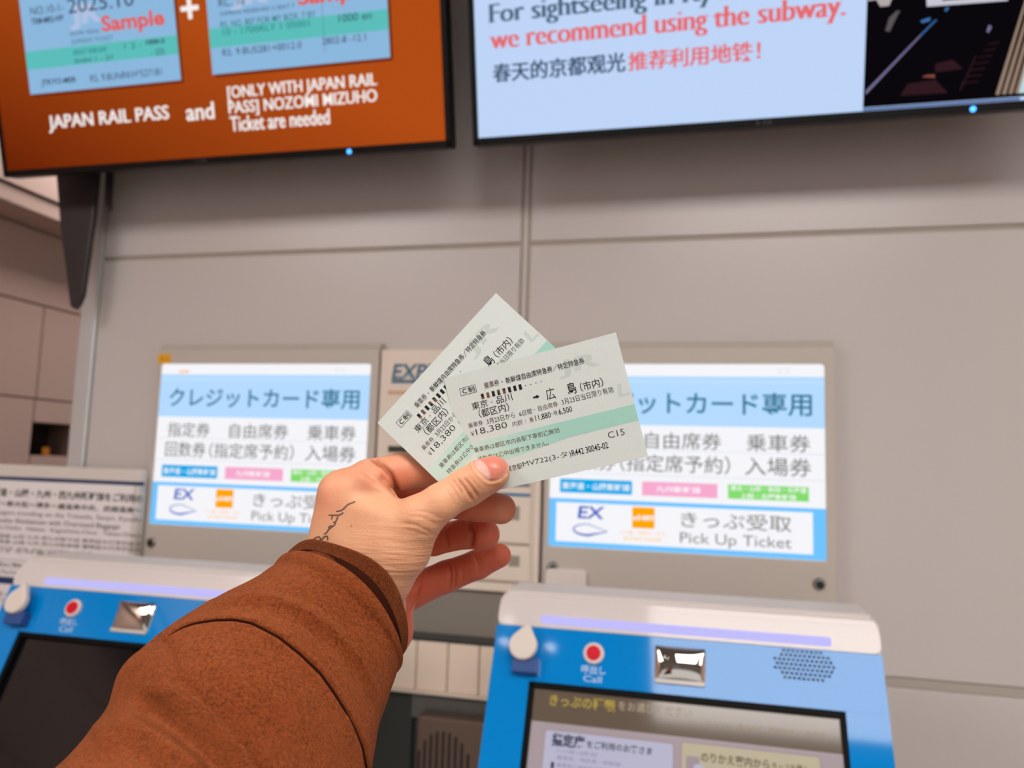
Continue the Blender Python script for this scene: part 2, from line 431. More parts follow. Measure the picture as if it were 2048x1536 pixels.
def fill_left(t, s):
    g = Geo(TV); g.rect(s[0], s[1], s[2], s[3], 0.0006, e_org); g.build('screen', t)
    g = Geo(TV)
    U = lambda x, y: TV.uv(x, y)
    top = s[3] - 0.10
    # the two pictured tickets
    a0 = U(62, 192)[0]; a1 = U(362, 150)[0]; av = (U(62, 192)[1] + U(362, 158)[1]) / 2
    b0 = U(426, 152)[0]; b1 = U(781, 113)[0]; bv = (U(426, 152)[1] + U(781, 113)[1]) / 2
    hb = 0.25
    for (q0, q1, qv) in ((a0, a1, av), (b0, b1, bv)):
        g.rrect(q0 + .004, q1 + .005, qv - .005, qv + hb, 0.0007, 0.0008, e_shadow, r=0.004)
        g.rect(q0, q1, qv, qv + hb, 0.0010, e_tick)
    k0, k1 = U(50, 125)[1], U(40, 88)[1]
    g.rect(a0, a1, U(200, 112)[1] - .012, U(200, 112)[1] + .022, 0.0012, e_band)
    g.rect(b0, b1, U(600, 57)[1] - .018, U(600, 57)[1] + .016, 0.0012, e_band)
    W = lambda body, p0, p1, h, m, **k: writepx(g, body, p0, p1, h, m, w=k.pop('w', 0.0016), res=3, **k)
    W('Sample', (204, 52), (330, 40), 42, e_red, weight=0.03)
    W('Sample', (596, -2), (742, -14), 42, e_red, weight=0.03)
    W('2025.10', (136, 12), (268, -2), 30, e_ink)
    W('NO.10-1-', (62, 24), (128, 14), 16, e_ink); W('TKM-MRS-WP', (64, 44), (128, 36), 13, e_ink, weight=0.02)
    W('JR', (140, 36), (205, 30), 52, e_pink, w=0.0013, weight=0.05); W('JR', (460, 2), (540, -5), 40, e_pink, w=0.0013, weight=0.05)
    W('NOZOMI / MIZUHO', (142, 68), (200, 62), 8, e_ink); W('EXPRESS TICKET', (145, 84), (228, 76), 10, e_inkgreen); W('ADULT ONE DAY', (147, 106), (216, 98), 10, e_inkgreen, weight=0.02); W('SHIN 1 - 27', (150, 124), (228, 114), 9, e_ink)
    W('1 2 -', (250, 94), (284, 88), 12, e_inkgreen); W('1000-2', (293, 87), (330, 80), 10, e_ink, weight=0.03); W('- 225', (304, 106), (330, 102), 12, e_ink)
    W('JTKYO-MSR', (84, 168), (154, 160), 15, e_ink, weight=0.02); W('RS. 9.BUNRKH*527181', (182, 158), (324, 142), 15, e_ink)
    W('RC. 10', (438, 6), (490, 0), 18, e_ink); W('EXPRESS RESERVED 2 SEAT 7', (442, 28), (590, 12), 8, e_ink)
    W('RS. NO. 807 FOR MY BOX. 7 BY', (442, 50), (632, 28), 13, e_inkgreen, weight=0.01); W('10 - 1700RLY 1 05001', (447, 66), (620, 46), 13, e_inkgreen); W('1000 en', (678, 38), (744, 30), 16, e_ink)
    W('RS. 9.BUS281+0012.0', (446, 106), (604, 90), 14, e_ink); W('2802-8 -12.1', (645, 84), (732, 74), 14, e_ink)
    g.rect(U(645, 20)[0], U(645, 20)[0] + .0006, bv + .02, bv + .15, 0.0013, e_ink)
    # plus sign
    c = U(380, 17); r = .019; th = .0045
    g.rrect(c[0] - r, c[0] + r, c[1] - th, c[1] + th, 0.0014, 0.0016, e_white, r=0.002); g.rrect(c[0] - th, c[0] + th, c[1] - r, c[1] + r, 0.0014, 0.0017, e_white, r=0.002)
    W('JAPAN RAIL PASS', (98, 250), (338, 228), 36, e_white, weight=0.008, didone=0.0014)
    W('and', (373, 226), (428, 220), 35, e_white, weight=0.008, didone=0.0014)
    W('[ONLY WITH JAPAN RAIL', (456, 190), (753, 161), 32, e_white, weight=0.006, didone=0.0012)
    W('PASS] NOZOMI MIZUHO', (458, 220), (754, 194), 32, e_white, weight=0.006, didone=0.0012)
    W('Ticket are needed', (461, 248), (659, 234), 31, e_white, weight=0.006, didone=0.0012)
    g.build('screen_image', t)

def fill_right(t, s):
    g = Geo(TV); g.rect(s[0], s[1], s[2], s[3], 0.0006, e_pale); g.build('screen', t)
    g = Geo(TV); U = lambda x, y: TV.uv(x, y)
    W = lambda body, p0, p1, h, m, **k: writepx(g, body, p0, p1, h, m, w=k.pop('w', 0.0016), res=3, **k)
    W('For sightseeing in Kyoto,', (979, 32), (1515, -20), 52, e_teal, weight=-0.014, didone=0.0042, serif=True)
    W('we recommend using the subway.', (981, 82), (1686, 22), 54, e_red2, weight=-0.014, didone=0.0042, serif=True)
    W('春天的京都观光', (986, 147), (1250, 124), 39, e_navy, weight=0.012, didone=0.001)
    W('推荐利用地铁！', (1256, 122), (1520, 104), 39, e_red2, weight=0.012, didone=0.001)
    # the picture at the right: dark railway tracks by a platform
    e_night = glow('screen_night', (10, 8, 12)); e_rail = glow('screen_rail', (118, 112, 150)); e_train = glow('screen_train', (196, 196, 208)); e_plat = glow('screen_platform', (190, 214, 220))
    e_edge = glow('screen_platform_edge', (150, 128, 112)); e_bed = glow('screen_trackbed', (48, 26, 32)); e_railb = glow('screen_rail_blue', (60, 110, 170)); e_line = glow('screen_blue_line', (96, 118, 170)); e_win = glow('screen_train_window', (14, 24, 40))
    x0 = U(1730, 100)[0]
    g.rect(x0, s[1], s[2] + .0055, s[3], 0.0012, e_night)
    g.rect(x0, U(2040, 190)[0], s[2] + .0005, s[2] + .0048, 0.0012, e_line)
    poly = lambda pts, m, w: g.flat([U(x, y) for x, y in pts], w, m)
    poly([(1731, 182), (1731, 190), (1842, 72), (1838, 72)], e_rail, 0.0015)
    poly([(1838, 72), (1842, 72), (1874, 40), (1870, 40)], e_railb, 0.00152)
    poly([(1888, 22), (1892, 24), (1898, 16), (1893, 14)], e_railb, 0.0015)
    poly([(1840, 42), (1860, 35), (1860, 42), (1844, 47)], e_railb, 0.0015)
    poly([(1918, 182), (1921, 182), (1953, 112), (1950, 112)], e_bed, 0.0015); poly([(1972, 64), (1977, 66), (1983, 54), (1977, 50)], e_rail, 0.0015)
    poly([(1800, 192), (1895, 186), (1870, 160), (1815, 168)], e_bed, 0.0014); poly([(1843, 155), (1870, 156), (1868, 149), (1850, 151)], glow('screen_red_glint', (128, 70, 64)), 0.0016)
    poly([(1870, 145), (1925, 138), (1905, 120), (1870, 128)], e_bed, 0.0014)
    for k in range(7):
        y = 84 + 13 * k; x = 1998 - 7 * k
        poly([(x - 22 - k * 2, y + 4), (x - 22 - k * 2, y + 6), (x, y + 2), (x, y)], e_bed, 0.0015)
    for k in range(4):
        xb, xt = 1990 + 13 * k, 2048 + 12 * k
        poly([(xb, 190 - k), (xb + 8, 190 - k), (xt + 6, 0), (xt + 1, 0)], e_edge, 0.0015)
    poly([(2036, 187), (2110, 182), (2130, -20), (2085, -20)], e_plat, 0.0015)
    # train front
    g.flat([U(1853, 14), U(2015, 2), U(2013, -60), U(1850, -46)], 0.0015, e_train); g.flat([U(1884, 2), U(1984, -6), U(1982, -54), U(1882, -44)], 0.0016, e_win)
    poly([(1735, 3), (1752, 0), (1760, 14), (1778, 12), (1786, -8), (1738, -8)], glow('screen_lamp_glow', (176, 168, 168)), 0.0015)
    poly([(1770, 62), (1779, 64), (1792, 36), (1800, 22), (1793, 22), (1778, 36)], glow('screen_wall_glint', (88, 84, 86)), 0.0015)
    g.build('screen_image', t)

uL0, uL1 = TV.uv(10, 359)[0], TV.uv(903, 295)[0]
uR0 = TV.uv(947, 291.5)[0]; cR = TV.uv(1528, 238)[0]; uR1 = 2 * cR - uR0
display(uL0, uL1, 'wall display with orange rail pass picture, hung above the left machine', (700, 305), (405, 325), fill_left)
display(uR0, uR1, 'wall display with pale blue subway notice and a track picture', (1945, 211), (1528, 238), fill_right)

# dark tapered fin hanging at the outer end of the machine wall
FIN = wall_plane(1.33)
m_fin = mat('dark_fin', (46, 40, 42), 0.35)
t = thing('hanging_fin', 'dark tapered fin hanging under the left end of the orange display', 'bracket', FIN.pt([(*FIN.uv(147, 610), 0)])[0])
g = Geo(FIN)
pts = [FIN.uv(*q) for q in ((140, 612), (147, 617), (156, 608), (164, 588), (186, 430), (204, 240), (96, 240), (112, 352), (121, 450))]
g.prism([tuple(p) for p in pts], -0.012, 0.0, m_fin, bev=0.002)
g.build('fin_panel', t)
g = Geo(FIN)
pts2 = [FIN.uv(*q) for q in ((207, 420), (217, 420), (227, 250), (215, 250))]
g.prism([tuple(p) for p in pts2], -0.01, 0.0, m_fin, bev=0.001); g.build('support_strut', t)
g = Geo(); b_ = bmesh.new(); bmesh.ops.create_cube(b_, size=1); q = FIN.pt([(*FIN.uv(150, 300), 0)])[0]
for v in b_.verts: v.co = (q[0] + v.co.x * 0.04, 1.292 + v.co.y * 0.13, q[2] + 0.03 + v.co.z * 0.10)
g.bm(b_, m_fin); g.build('hanger_block', t)

# ================================================================== lit header panels of the ticket machines
SY = D - 0.03
SIGN = wall_plane(SY)
m_panel = mat('header_panel_grey', (196, 186, 176), 0.32, spec=0.4)
m_chrome = mat('lock_chrome', (170, 168, 164), 0.15, metal=1.0)
m_keyhole = mat('keyhole_black', (12, 12, 12), 0.5)
s_white = glow('header_white', (244, 245, 250)); s_blue = glow('header_blue', (180, 219, 255)); s_border = glow('header_border_blue', (112, 196, 255)); s_teal = glow('header_title_ink', (58, 122, 152))
s_ink = glow('header_ink', (128, 126, 124)); s_line = glow('header_hairline', (214, 218, 226)); s_cyan = glow('header_cyan', (0, 170, 232)); s_pink = glow('header_pink', (246, 170, 206)); s_green = glow('header_green', (132, 220, 108))
s_orange = glow('header_orange', (255, 166, 0)); s_peach = glow('header_peach', (255, 206, 150)); s_exblue = glow('header_ex_blue', (58, 92, 196)); s_w2 = glow('header_white_ink', (250, 250, 252))

def header(dx, label, sticker):
    P = SIGN.shift(dx)
    u0, u1, v0, v1 = -0.2600, 0.2305, 1.165, 1.665
    t = thing('machine_header', label, 'sign', P.pt([(-0.015, v0, 0)])[0], 'lit header panels of the ticket machines')
    S0, S1, T0, T1 = -0.2500, 0.2145, 1.3088, 1.6355
    g = Geo(P)
    g.box(u0, u1, v0, v1, -0.028, -0.004, m_panel, bev=0.002)
    for a in ((u0, u1, v0, T0), (u0, u1, T1, v1), (u0, S0, T0 - .001, T1 + .001), (S1, u1, T0 - .001, T1 + .001)):
        g.box(*a, -0.005, 0.0, m_panel, bev=0.0008)
    g.add([(u0, v1, 0), (u1, v1, 0), (u1, v1 + .012, -.010), (u0, v1 + .012, -.010), (u0, v1, -.028), (u1, v1, -.028), (u1, v1 + .012, -.028), (u0, v1 + .012, -.028)],
          [(0, 1, 2, 3), (3, 2, 6, 7), (0, 3, 7, 4), (1, 5, 6, 2), (4, 7, 6, 5)], m_panel)
    g.build('panel', t)
    g = Geo(P); g.rrect(S0, S1, T0, T1, -0.0045, -0.0015, s_white, r=0.006); g.build('lit_screen', t)
    g = Geo(P); R2 = Plane(SIGN.O, SIGN.U, SIGN.V); w = -0.0010
    # all readings below are taken on the right-hand panel
    px = lambda x, y: R2.uv(x, y)
    def W(body, p0, p1, h, m, ww=-0.0004, **k):
        a = px(*p0); b = px(*p1); mid = ((p0[0] + p1[0]) / 2, (p0[1] + p1[1]) / 2)
        hh = abs(px(mid[0], mid[1] - h / 2)[1] - px(mid[0], mid[1] + h / 2)[1])
        write(g, body, a[0], b[0], (a[1] + b[1]) / 2, hh, m, w=ww, res=3, **k)
    vt, vb = 1.6136, 1.5267
    g.rect(S0, S1, vb, vt, w, s_blue); g.rect(S0, S1, vt - .0105, vt - .0088, w + .0002, glow('header_light_line', (206, 232, 255)))
    write(g, 'クレジットカード専用', -0.2265, 0.1943, 1.5660, 0.0400, s_teal, w=-0.0004, weight=0.016, res=3)
    for (tx, a, b) in (('指定券', -0.224, -0.1265), ('自由席券', -0.0825, 0.0475), ('乗車券', 0.0887, 0.1913)): write(g, tx, a, b, 1.5005, 0.0295, s_ink, w=-0.0004, weight=0.006, res=3)
    for (tx, a, b) in (('回数券', -0.2265, -0.133), ('（指定席予約）', -0.125, 0.0616), ('入場券', 0.0862, 0.1925)): write(g, tx, a, b, 1.4605, 0.0310, s_ink, w=-0.0004, weight=0.006, res=3)
    for v in (1.4826, 1.4390): g.rect(S0, S1, v, v + .0009, w, s_line)
    for (x0, x1, m, tx) in ((-0.2312, -0.1035, s_cyan, '東海道・山陽新幹線'), (-0.0863, 0.0412, s_pink, '九州新幹線'), (0.0584, 0.1882, s_green, None)):
        g.rect(x0, x1, 1.4043, 1.4285, w, m)
        if tx == '九州新幹線': write(g, tx, x0 + .024, x1 - .028, 1.4165, 0.0115, s_w2, w=-0.0004, weight=0.015, res=2)
        elif tx: write(g, tx, x0 + .004, x1 - .004, 1.4165, 0.0125, s_w2, w=-0.0004, weight=0.015, res=2)
        else:
            write(g, '東北・山形・秋田・北海道', x0 + .004, x1 - .004, 1.4225, 0.009, s_w2, w=-0.0004, weight=0.015, res=2)
            write(g, '上越・北陸新幹線', x0 + .020, x1 - .020, 1.4105, 0.009, s_w2, w=-0.0004, weight=0.015, res=2)
    # blue bordered pick-up field
    g.rect(S0, S1, T0 + .0005, 1.3938, w, s_border); g.rect(-0.2368, 0.1940, 1.3183, 1.3868, w + .0002, s_white)
    write(g, 'EX', -0.1970, -0.1514, 1.3706, 0.0215, s_exblue, w=-0.0004, weight=0.02, res=3, slant=0.12)
    sw = lambda pts, wd: g.stroke(pts, wd, -0.0004, s_exblue)
    ang = np.linspace(math.radians(75), math.radians(285), 18)
    sw([(-0.181 + .0240 * math.cos(a), 1.3405 + .0095 * math.sin(a)) for a in ang], np.linspace(.0012, .0040, 18))
    sw([(-0.178 + x, 1.3312 + (x * .22)) for x in np.linspace(0, .033, 8)], np.linspace(.0038, .0012, 8))
    sw([(-0.177 + x, 1.3496 - x * .34) for x in np.linspace(0, .032, 8)], np.linspace(.0014, .0010, 8))
    g.rect(-0.1025, -0.0641, 1.3477, 1.3835, w + .0003, s_orange)
    write(g, 'e5489', -0.1012, -0.0654, 1.3655, 0.0098, s_w2, w=-0.0003, weight=0.02, res=2)
    write(g, 'いい旅・予約サービス', -0.124, -0.045, 1.3392, 0.0072, s_peach, w=-0.0004, weight=0.02, res=2); write(g, 'JR-WEST ONLINE', -0.117, -0.052, 1.3282, 0.0072, s_peach, w=-0.0004, weight=0.03, res=2)
    write(g, 'きっぷ受取', -0.0193, 0.1604, 1.3662, 0.0270, s_ink, w=-0.0004, weight=0.004, res=3)
    write(g, 'Pick Up Ticket', -0.0207, 0.1602, 1.3325, 0.0235, s_ink, w=-0.0004, weight=0.0, res=3)
    if sticker: write(g, '当駅', -0.2080, -0.1840, 1.6190, 0.0055, s_orange, w=-0.0004, weight=0.03, res=2)
    write(g, '三三', 0.138, 0.162, 1.6235, 0.008, s_line, w=-0.0004, res=2)
    g.build('screen_lettering', t)
    for (lu, lv) in ((-0.241, 1.2720), (0.2025, 1.2720)):
        q = Geo(P); q.disc(lu, lv, 0.0095, 0.0, 0.005, m_chrome, bev=0.0018)
        k = q.build('lock', t)
        q = Geo(P); q.disc(lu + .001, lv - .001, 0.0062, 0.0048, 0.0054, m_keyhole, seg=20); q.build('keyhole', k)
    return t
header(0.0, 'lit header panel of the right ticket machine, partly behind the held tickets', False)
header(-0.8205, 'lit header panel of the left ticket machine with a yellow sticker', True)

g = Geo(SIGN); a = pxbox(SIGN, 316, 708, 342, 727); g.rrect(a[0], a[1], a[2], a[3], 0.0002, 0.0008, mat('yellow_sticker', (238, 170, 10), 0.45), r=0.002)
write(g, '31', a[0] + .006, a[1] - .007, (a[2] + a[3]) / 2, 0.008, mat('sticker_ink', (188, 128, 6), 0.5), w=0.0011)
tag(g.build('sticker'), 'small yellow sticker on the top left corner of the left header panel', 'sticker')

t = thing('plastic_guard', 'clear rounded plastic guard at the lower left of the right header panel', 'guard', SIGN.pt([(*SIGN.uv(1135, 1165), 0.005)])[0])
g = Geo(SIGN); a = pxbox(SIGN, 1092, 1137, 1174, 1200); g.rrect(a[0], a[1], a[2], a[3], 0.0003, 0.012, mat('frosted_plastic', (228, 218, 211), 0.3), r=0.010, bev=0.003)
g.build('cover', t)
g = Geo(SIGN); g.rrect(a[0] - .008, a[1] + .004, a[2], a[2] + .012, 0.0002, 0.004, mat('frosted_plastic_base', (216, 206, 199), 0.35), r=0.003); g.build('base_flange', t)
# ================================================================== coin and card unit between the headers
MID = wall_plane(D - 0.035)
m_beige = mat('beige_panel', (230, 215, 200), 0.38)
m_beige2 = mat('beige_frame', (220, 205, 190), 0.4)
m_navy = mat('sign_navy', (24, 52, 98), 0.5); m_slot = mat('slot_dark', (56, 56, 46), 0.45); m_tealink = mat('logo_teal', (70, 110, 134), 0.5); m_tan = mat('tan_stripe', (212, 168, 136), 0.5)
m_blueline = mat('blue_line', (24, 110, 160), 0.45); m_window = mat('small_window', (150, 142, 128), 0.3); m_olive = mat('beige_groove', (176, 160, 138), 0.5)
a = MID.uv(763, 700); b = MID.uv(1076, 1190)
mu0, mu1, mv0, mv1 = a[0], MID.uv(1080, 1000)[0], b[1], MID.uv(763, 699)[1]
t = thing('card_unit', 'beige card unit with a blue logo between the two header panels', 'machine', MID.pt([((mu0 + mu1) / 2, mv0, 0)])[0])
g = Geo(MID); g.rrect(mu0, mu1, mv0, mv1, -0.033, 0.0, m_beige, r=0.004, bev=0.003)
xg = MID.uv(1060, 1050)[0]
g.box(xg, xg + .006, mv0 + .015, MID.uv(1060, 990)[1] + .06, 0.0, 0.004, m_beige2, bev=0.001); g.build('body', t)
g = Geo(MID)
writepx(g, 'EXPRESS', (786, 745), (936, 742), 32, m_tealink, weight=0.03, slant=0.15)
writepx(g, 'RESERVATION', (794, 756), (930, 752), 6, mat('logo_grey', (150, 160, 164), 0.5), w=0.0006)
q = pxbox(MID, 783, 760, 930, 767); g.rect(q[0], q[1], q[2], q[3], 0.0005, m_tealink)
q = pxbox(MID, 776, 782, 960, 790); g.rect(q[0], q[1], q[2], q[3], 0.0005, m_tan)
q = pxbox(MID, 920, 985, 1064, 991); g.rect(q[0], q[1], q[2], q[3], 0.0006, m_blueline)
q = pxbox(MID, 980, 966, 1060, 973); g.rect(q[0], q[1], q[2], q[3], 0.0006, mat('grey_blue_line', (110, 126, 132), 0.5))
g.build('lettering', t)
g = Geo(MID); q = pxbox(MID, 776, 894, 960, 907); g.box(q[0], q[1], q[2], q[3], -0.004, 0.0012, m_slot, bev=0.0008); g.build('card_slot', t)
for (y0, y1) in ((993, 1084), (1094, 1160)):
    g = Geo(MID); q = pxbox(MID, 930, y0, 1060, y1); g.rrect(q[0], q[1], q[2], q[3], 0.0, 0.003, m_beige, r=0.003, bev=0.001)
    g.rect(q[0], q[1], q[2] - .005, q[2] - .0005, 0.0006, m_olive)
    fl = g.build('flap', t)
    g = Geo(MID); ym = (1012, 1040) if y0 < 1000 else (1111, 1133)
    q = pxbox(MID, 1018, ym[0], 1040, ym[1]); g.rrect(q[0], q[1], q[2], q[3], 0.003, 0.0036, m_window, r=0.001); g.build('window', fl)

# lower front between the two consoles
LOW = wall_plane(D - 0.045)
m_tile = mat('beige_tile', (238, 218, 198), 0.4); m_greyrec = mat('grey_recess', (132, 124, 114), 0.35); m_edge = mat('dark_edge', (54, 52, 48), 0.4); m_ledge = mat('dark_ledge', (96, 92, 86), 0.35); m_under = mat('dark_underside', (52, 54, 52), 0.4)
lu0, lu1 = -0.587, -0.2625
z = lambda y, x=900: LOW.uv(x, y)[1]
t = thing('lower_front', 'grey and beige machine front under the card unit, between the consoles', 'machine', LOW.pt([((lu0 + lu1) / 2, 0.02, 0)])[0])
z1 = mv0 - .002
g = Geo(LOW); g.box(lu0, lu1, z(1276), z1, -0.043, -0.02, m_greyrec, bev=0.001); g.build('grey_band', t)
g = Geo(LOW); g.box(lu0, lu1, z(1284), z(1274), -0.043, 0.004, m_edge, bev=0.001); g.build('dark_trim', t)
g = Geo(LOW)
us = [lu0] + [LOW.uv(x, 1330)[0] for x in (748, 832, 895, 958)] + [lu1]
for k in range(len(us) - 1): g.box(us[k] + .0012, us[k + 1] - .0012, z(1386), z(1286), -0.04, 0.0, m_tile, bev=0.0015)
g.box(lu0, lu1, z(1385), z(1287), -0.042, -0.006, m_olive)
g.build('beige_tiles', t)
g = Geo(LOW); g.box(lu0, lu1, z(1392), z(1386), -0.04, 0.008, m_beige2, bev=0.002); g.build('lower_lip', t)
g = Geo(LOW); xs = LOW.uv(822, 1410)[0]
g.box(xs, lu1, z(1445), z(1392), -0.042, -0.004, m_ledge, bev=0.001); g.box(lu0, xs - .001, 0.02, z(1392), -0.042, -0.012, m_under, bev=0.001); g.box(xs, lu1, 0.02, z(1446), -0.042, -0.02, m_under)
g.build('kick_panel', t)

# bronze slotted vent
VENT = wall_plane(D - 0.08)
m_bronze = mat('bronze_metal', (120, 100, 88), 0.35, metal=0.55)
m_vslot = mat('vent_slot', (44, 32, 27), 0.7)
q = pxbox(VENT, 828, 1437, 958, 1700)
t = thing('vent_grille', 'bronze slotted vent low between the two consoles', 'vent', VENT.pt([((q[0] + q[1]) / 2, q[2], 0)])[0])
g = Geo(VENT); g.rrect(q[0], q[1] + .01, q[2], q[3], -0.034, 0.0, m_bronze, r=0.006, bev=0.004); g.build('plate', t)
n = 9
for k in range(n):
    xc = 838 + 12.3 * k
    top = 1454 + (abs(k - 4.2) / 4.2) ** 2.4 * 46 + k * 2.2
    a_ = VENT.uv(xc, top); b_ = VENT.uv(xc, 1640)
    g = Geo(VENT); g.rrect(a_[0] - .0027, a_[0] + .0027, b_[1], a_[1], -0.002, 0.0006, m_vslot, r=0.0025); g.build('slot', t)

# ================================================================== white notice board at the left
NB = wall_plane(D - 0.055)
m_board = mat('notice_white', (240, 233, 233), 0.4); m_btop = mat('notice_frame', (222, 212, 204), 0.4); m_nink = mat('notice_ink', (104, 96, 92), 0.6); m_ninkb = mat('notice_bold_ink', (66, 60, 58), 0.6)
nv1 = NB.uv(140, 934)[1]
nu1 = -1.0825
t = thing('notice_board', 'white notice board with a navy rule and dense text left of the left machine', 'sign', NB.pt([(-1.5, 0.9, 0)])[0])
g = Geo(NB); g.rrect(-2.05, nu1, 0.9, nv1, -0.025, -0.001, m_btop, r=0.004, bev=0.003); g.build('board', t)
g = Geo(NB); lv = NB.uv(150, 962)[1]
g.rect(-2.04, nu1 - .01, 0.92, lv, 0.0, m_board); g.build('printed_sheet', t)
g = Geo(NB)
g.rect(-2.03, NB.uv(289, 968)[0], lv - .004, lv + .0035, 0.0005, m_navy)
def nline(txt, x0, y0, x1, y1, h, m=m_nink, **k): writepx(g, txt, (x0, y0), (x1, y1), h, m, w=0.0006, res=2, **k)
nline('東海道・山陽・九州・西九州新幹線をご利用の', -28, 984, 286, 996, 17, m_ninkb, weight=0.02)
nline('東京～新大阪～博多～鹿児島中央、武雄温泉～', -28, 1006, 284, 1020, 12, m_ninkb, weight=0.015)
nline('For passengers traveling on the Tokaido, Sanyo, Kyushu', -56, 1024, 284, 1039, 12)
nline('Nishi-Kyushu Shinkansen with Oversized Baggage', -48, 1040, 240, 1053, 13, m_ninkb)
nline('Tokyo · Shin-Osaka · Hakata · Kagoshima-Chuo · Takeo-Onsen', -60, 1054, 283, 1069, 11)
nline('搭乘东海道 山阳 九州 西九州新干线 携带超大行李的旅客', -40, 1071, 284, 1086, 9)
nline('搭乘東海道 山陽 九州 西九州新幹線 攜帶超大行李的旅客', -40, 1082, 284, 1098, 9)
nline('도카이도 산요 규슈 니시큐슈 신칸센', -20, 1095, 184, 1106, 7)
nline('특대 수하물을 가지고 승차', -20, 1104, 238, 1112, 7)
q0 = NB.uv(0, 1118); g.rect(-2.03, nu1 - .02, q0[1] - .0006, q0[1] + .0002, 0.0005, m_nink)
nline('自動券売機のご案内', -40, 1127, 44, 1131, 10, m_ninkb, weight=0.02); nline('Ticket Machine', -30, 1141, 40, 1145, 8)
a_ = NB.uv(32, 1162); b_ = NB.uv(30, 1155); g.rect(-2.03, a_[0], b_[1] - .014, b_[1], 0.0006, m_navy)
nline('きっぷの買い方', -40, 1185, 24, 1188, 9); nline('How to buy', -40, 1197, 20, 1200, 8)
g.build('notice_lettering', t)

# ================================================================== consoles of the two machines
TC = math.radians(25.4)
CY = 1.086
_o = wall_plane(CY).uv(1000, 1190)
CON = Plane((0, CY, _o[1]), (1, 0, 0), (0, math.sin(TC), math.cos(TC)))
m_blue = mat('console_blue', (0, 135, 216), 0.05, spec=0.36); m_cwhite = mat('console_white', (220, 211, 208), 0.07, spec=0.3); m_cshelf = mat('console_shelf', (220, 211, 206), 0.5, spec=0.2); m_cside = mat('console_side', (196, 186, 180), 0.35)
m_ledbar = glow('status_bar', (192, 188, 250), 1.0); m_hook = mat('hook_ivory', (226, 214, 204), 0.3); m_stem = mat('hook_stem', (40, 76, 140), 0.3)
m_redb = mat('red_button', (216, 2, 32), 0.4, spec=0.2); m_ring = mat('button_ring', (224, 206, 204), 0.3); m_mirror = mat('console_mirror', (210, 206, 200), 0.03, metal=1.0); m_sill = mat('mirror_sill', (206, 198, 190), 0.3); m_hole = mat('speaker_hole', (22, 44, 78), 0.7)
m_call = mat('call_lettering', (196, 218, 240), 0.4); m_off = mat('screen_off', (14, 13, 16), 0.08); m_sframe = mat('screen_frame_black', (4, 4, 5), 0.5, spec=0.1)

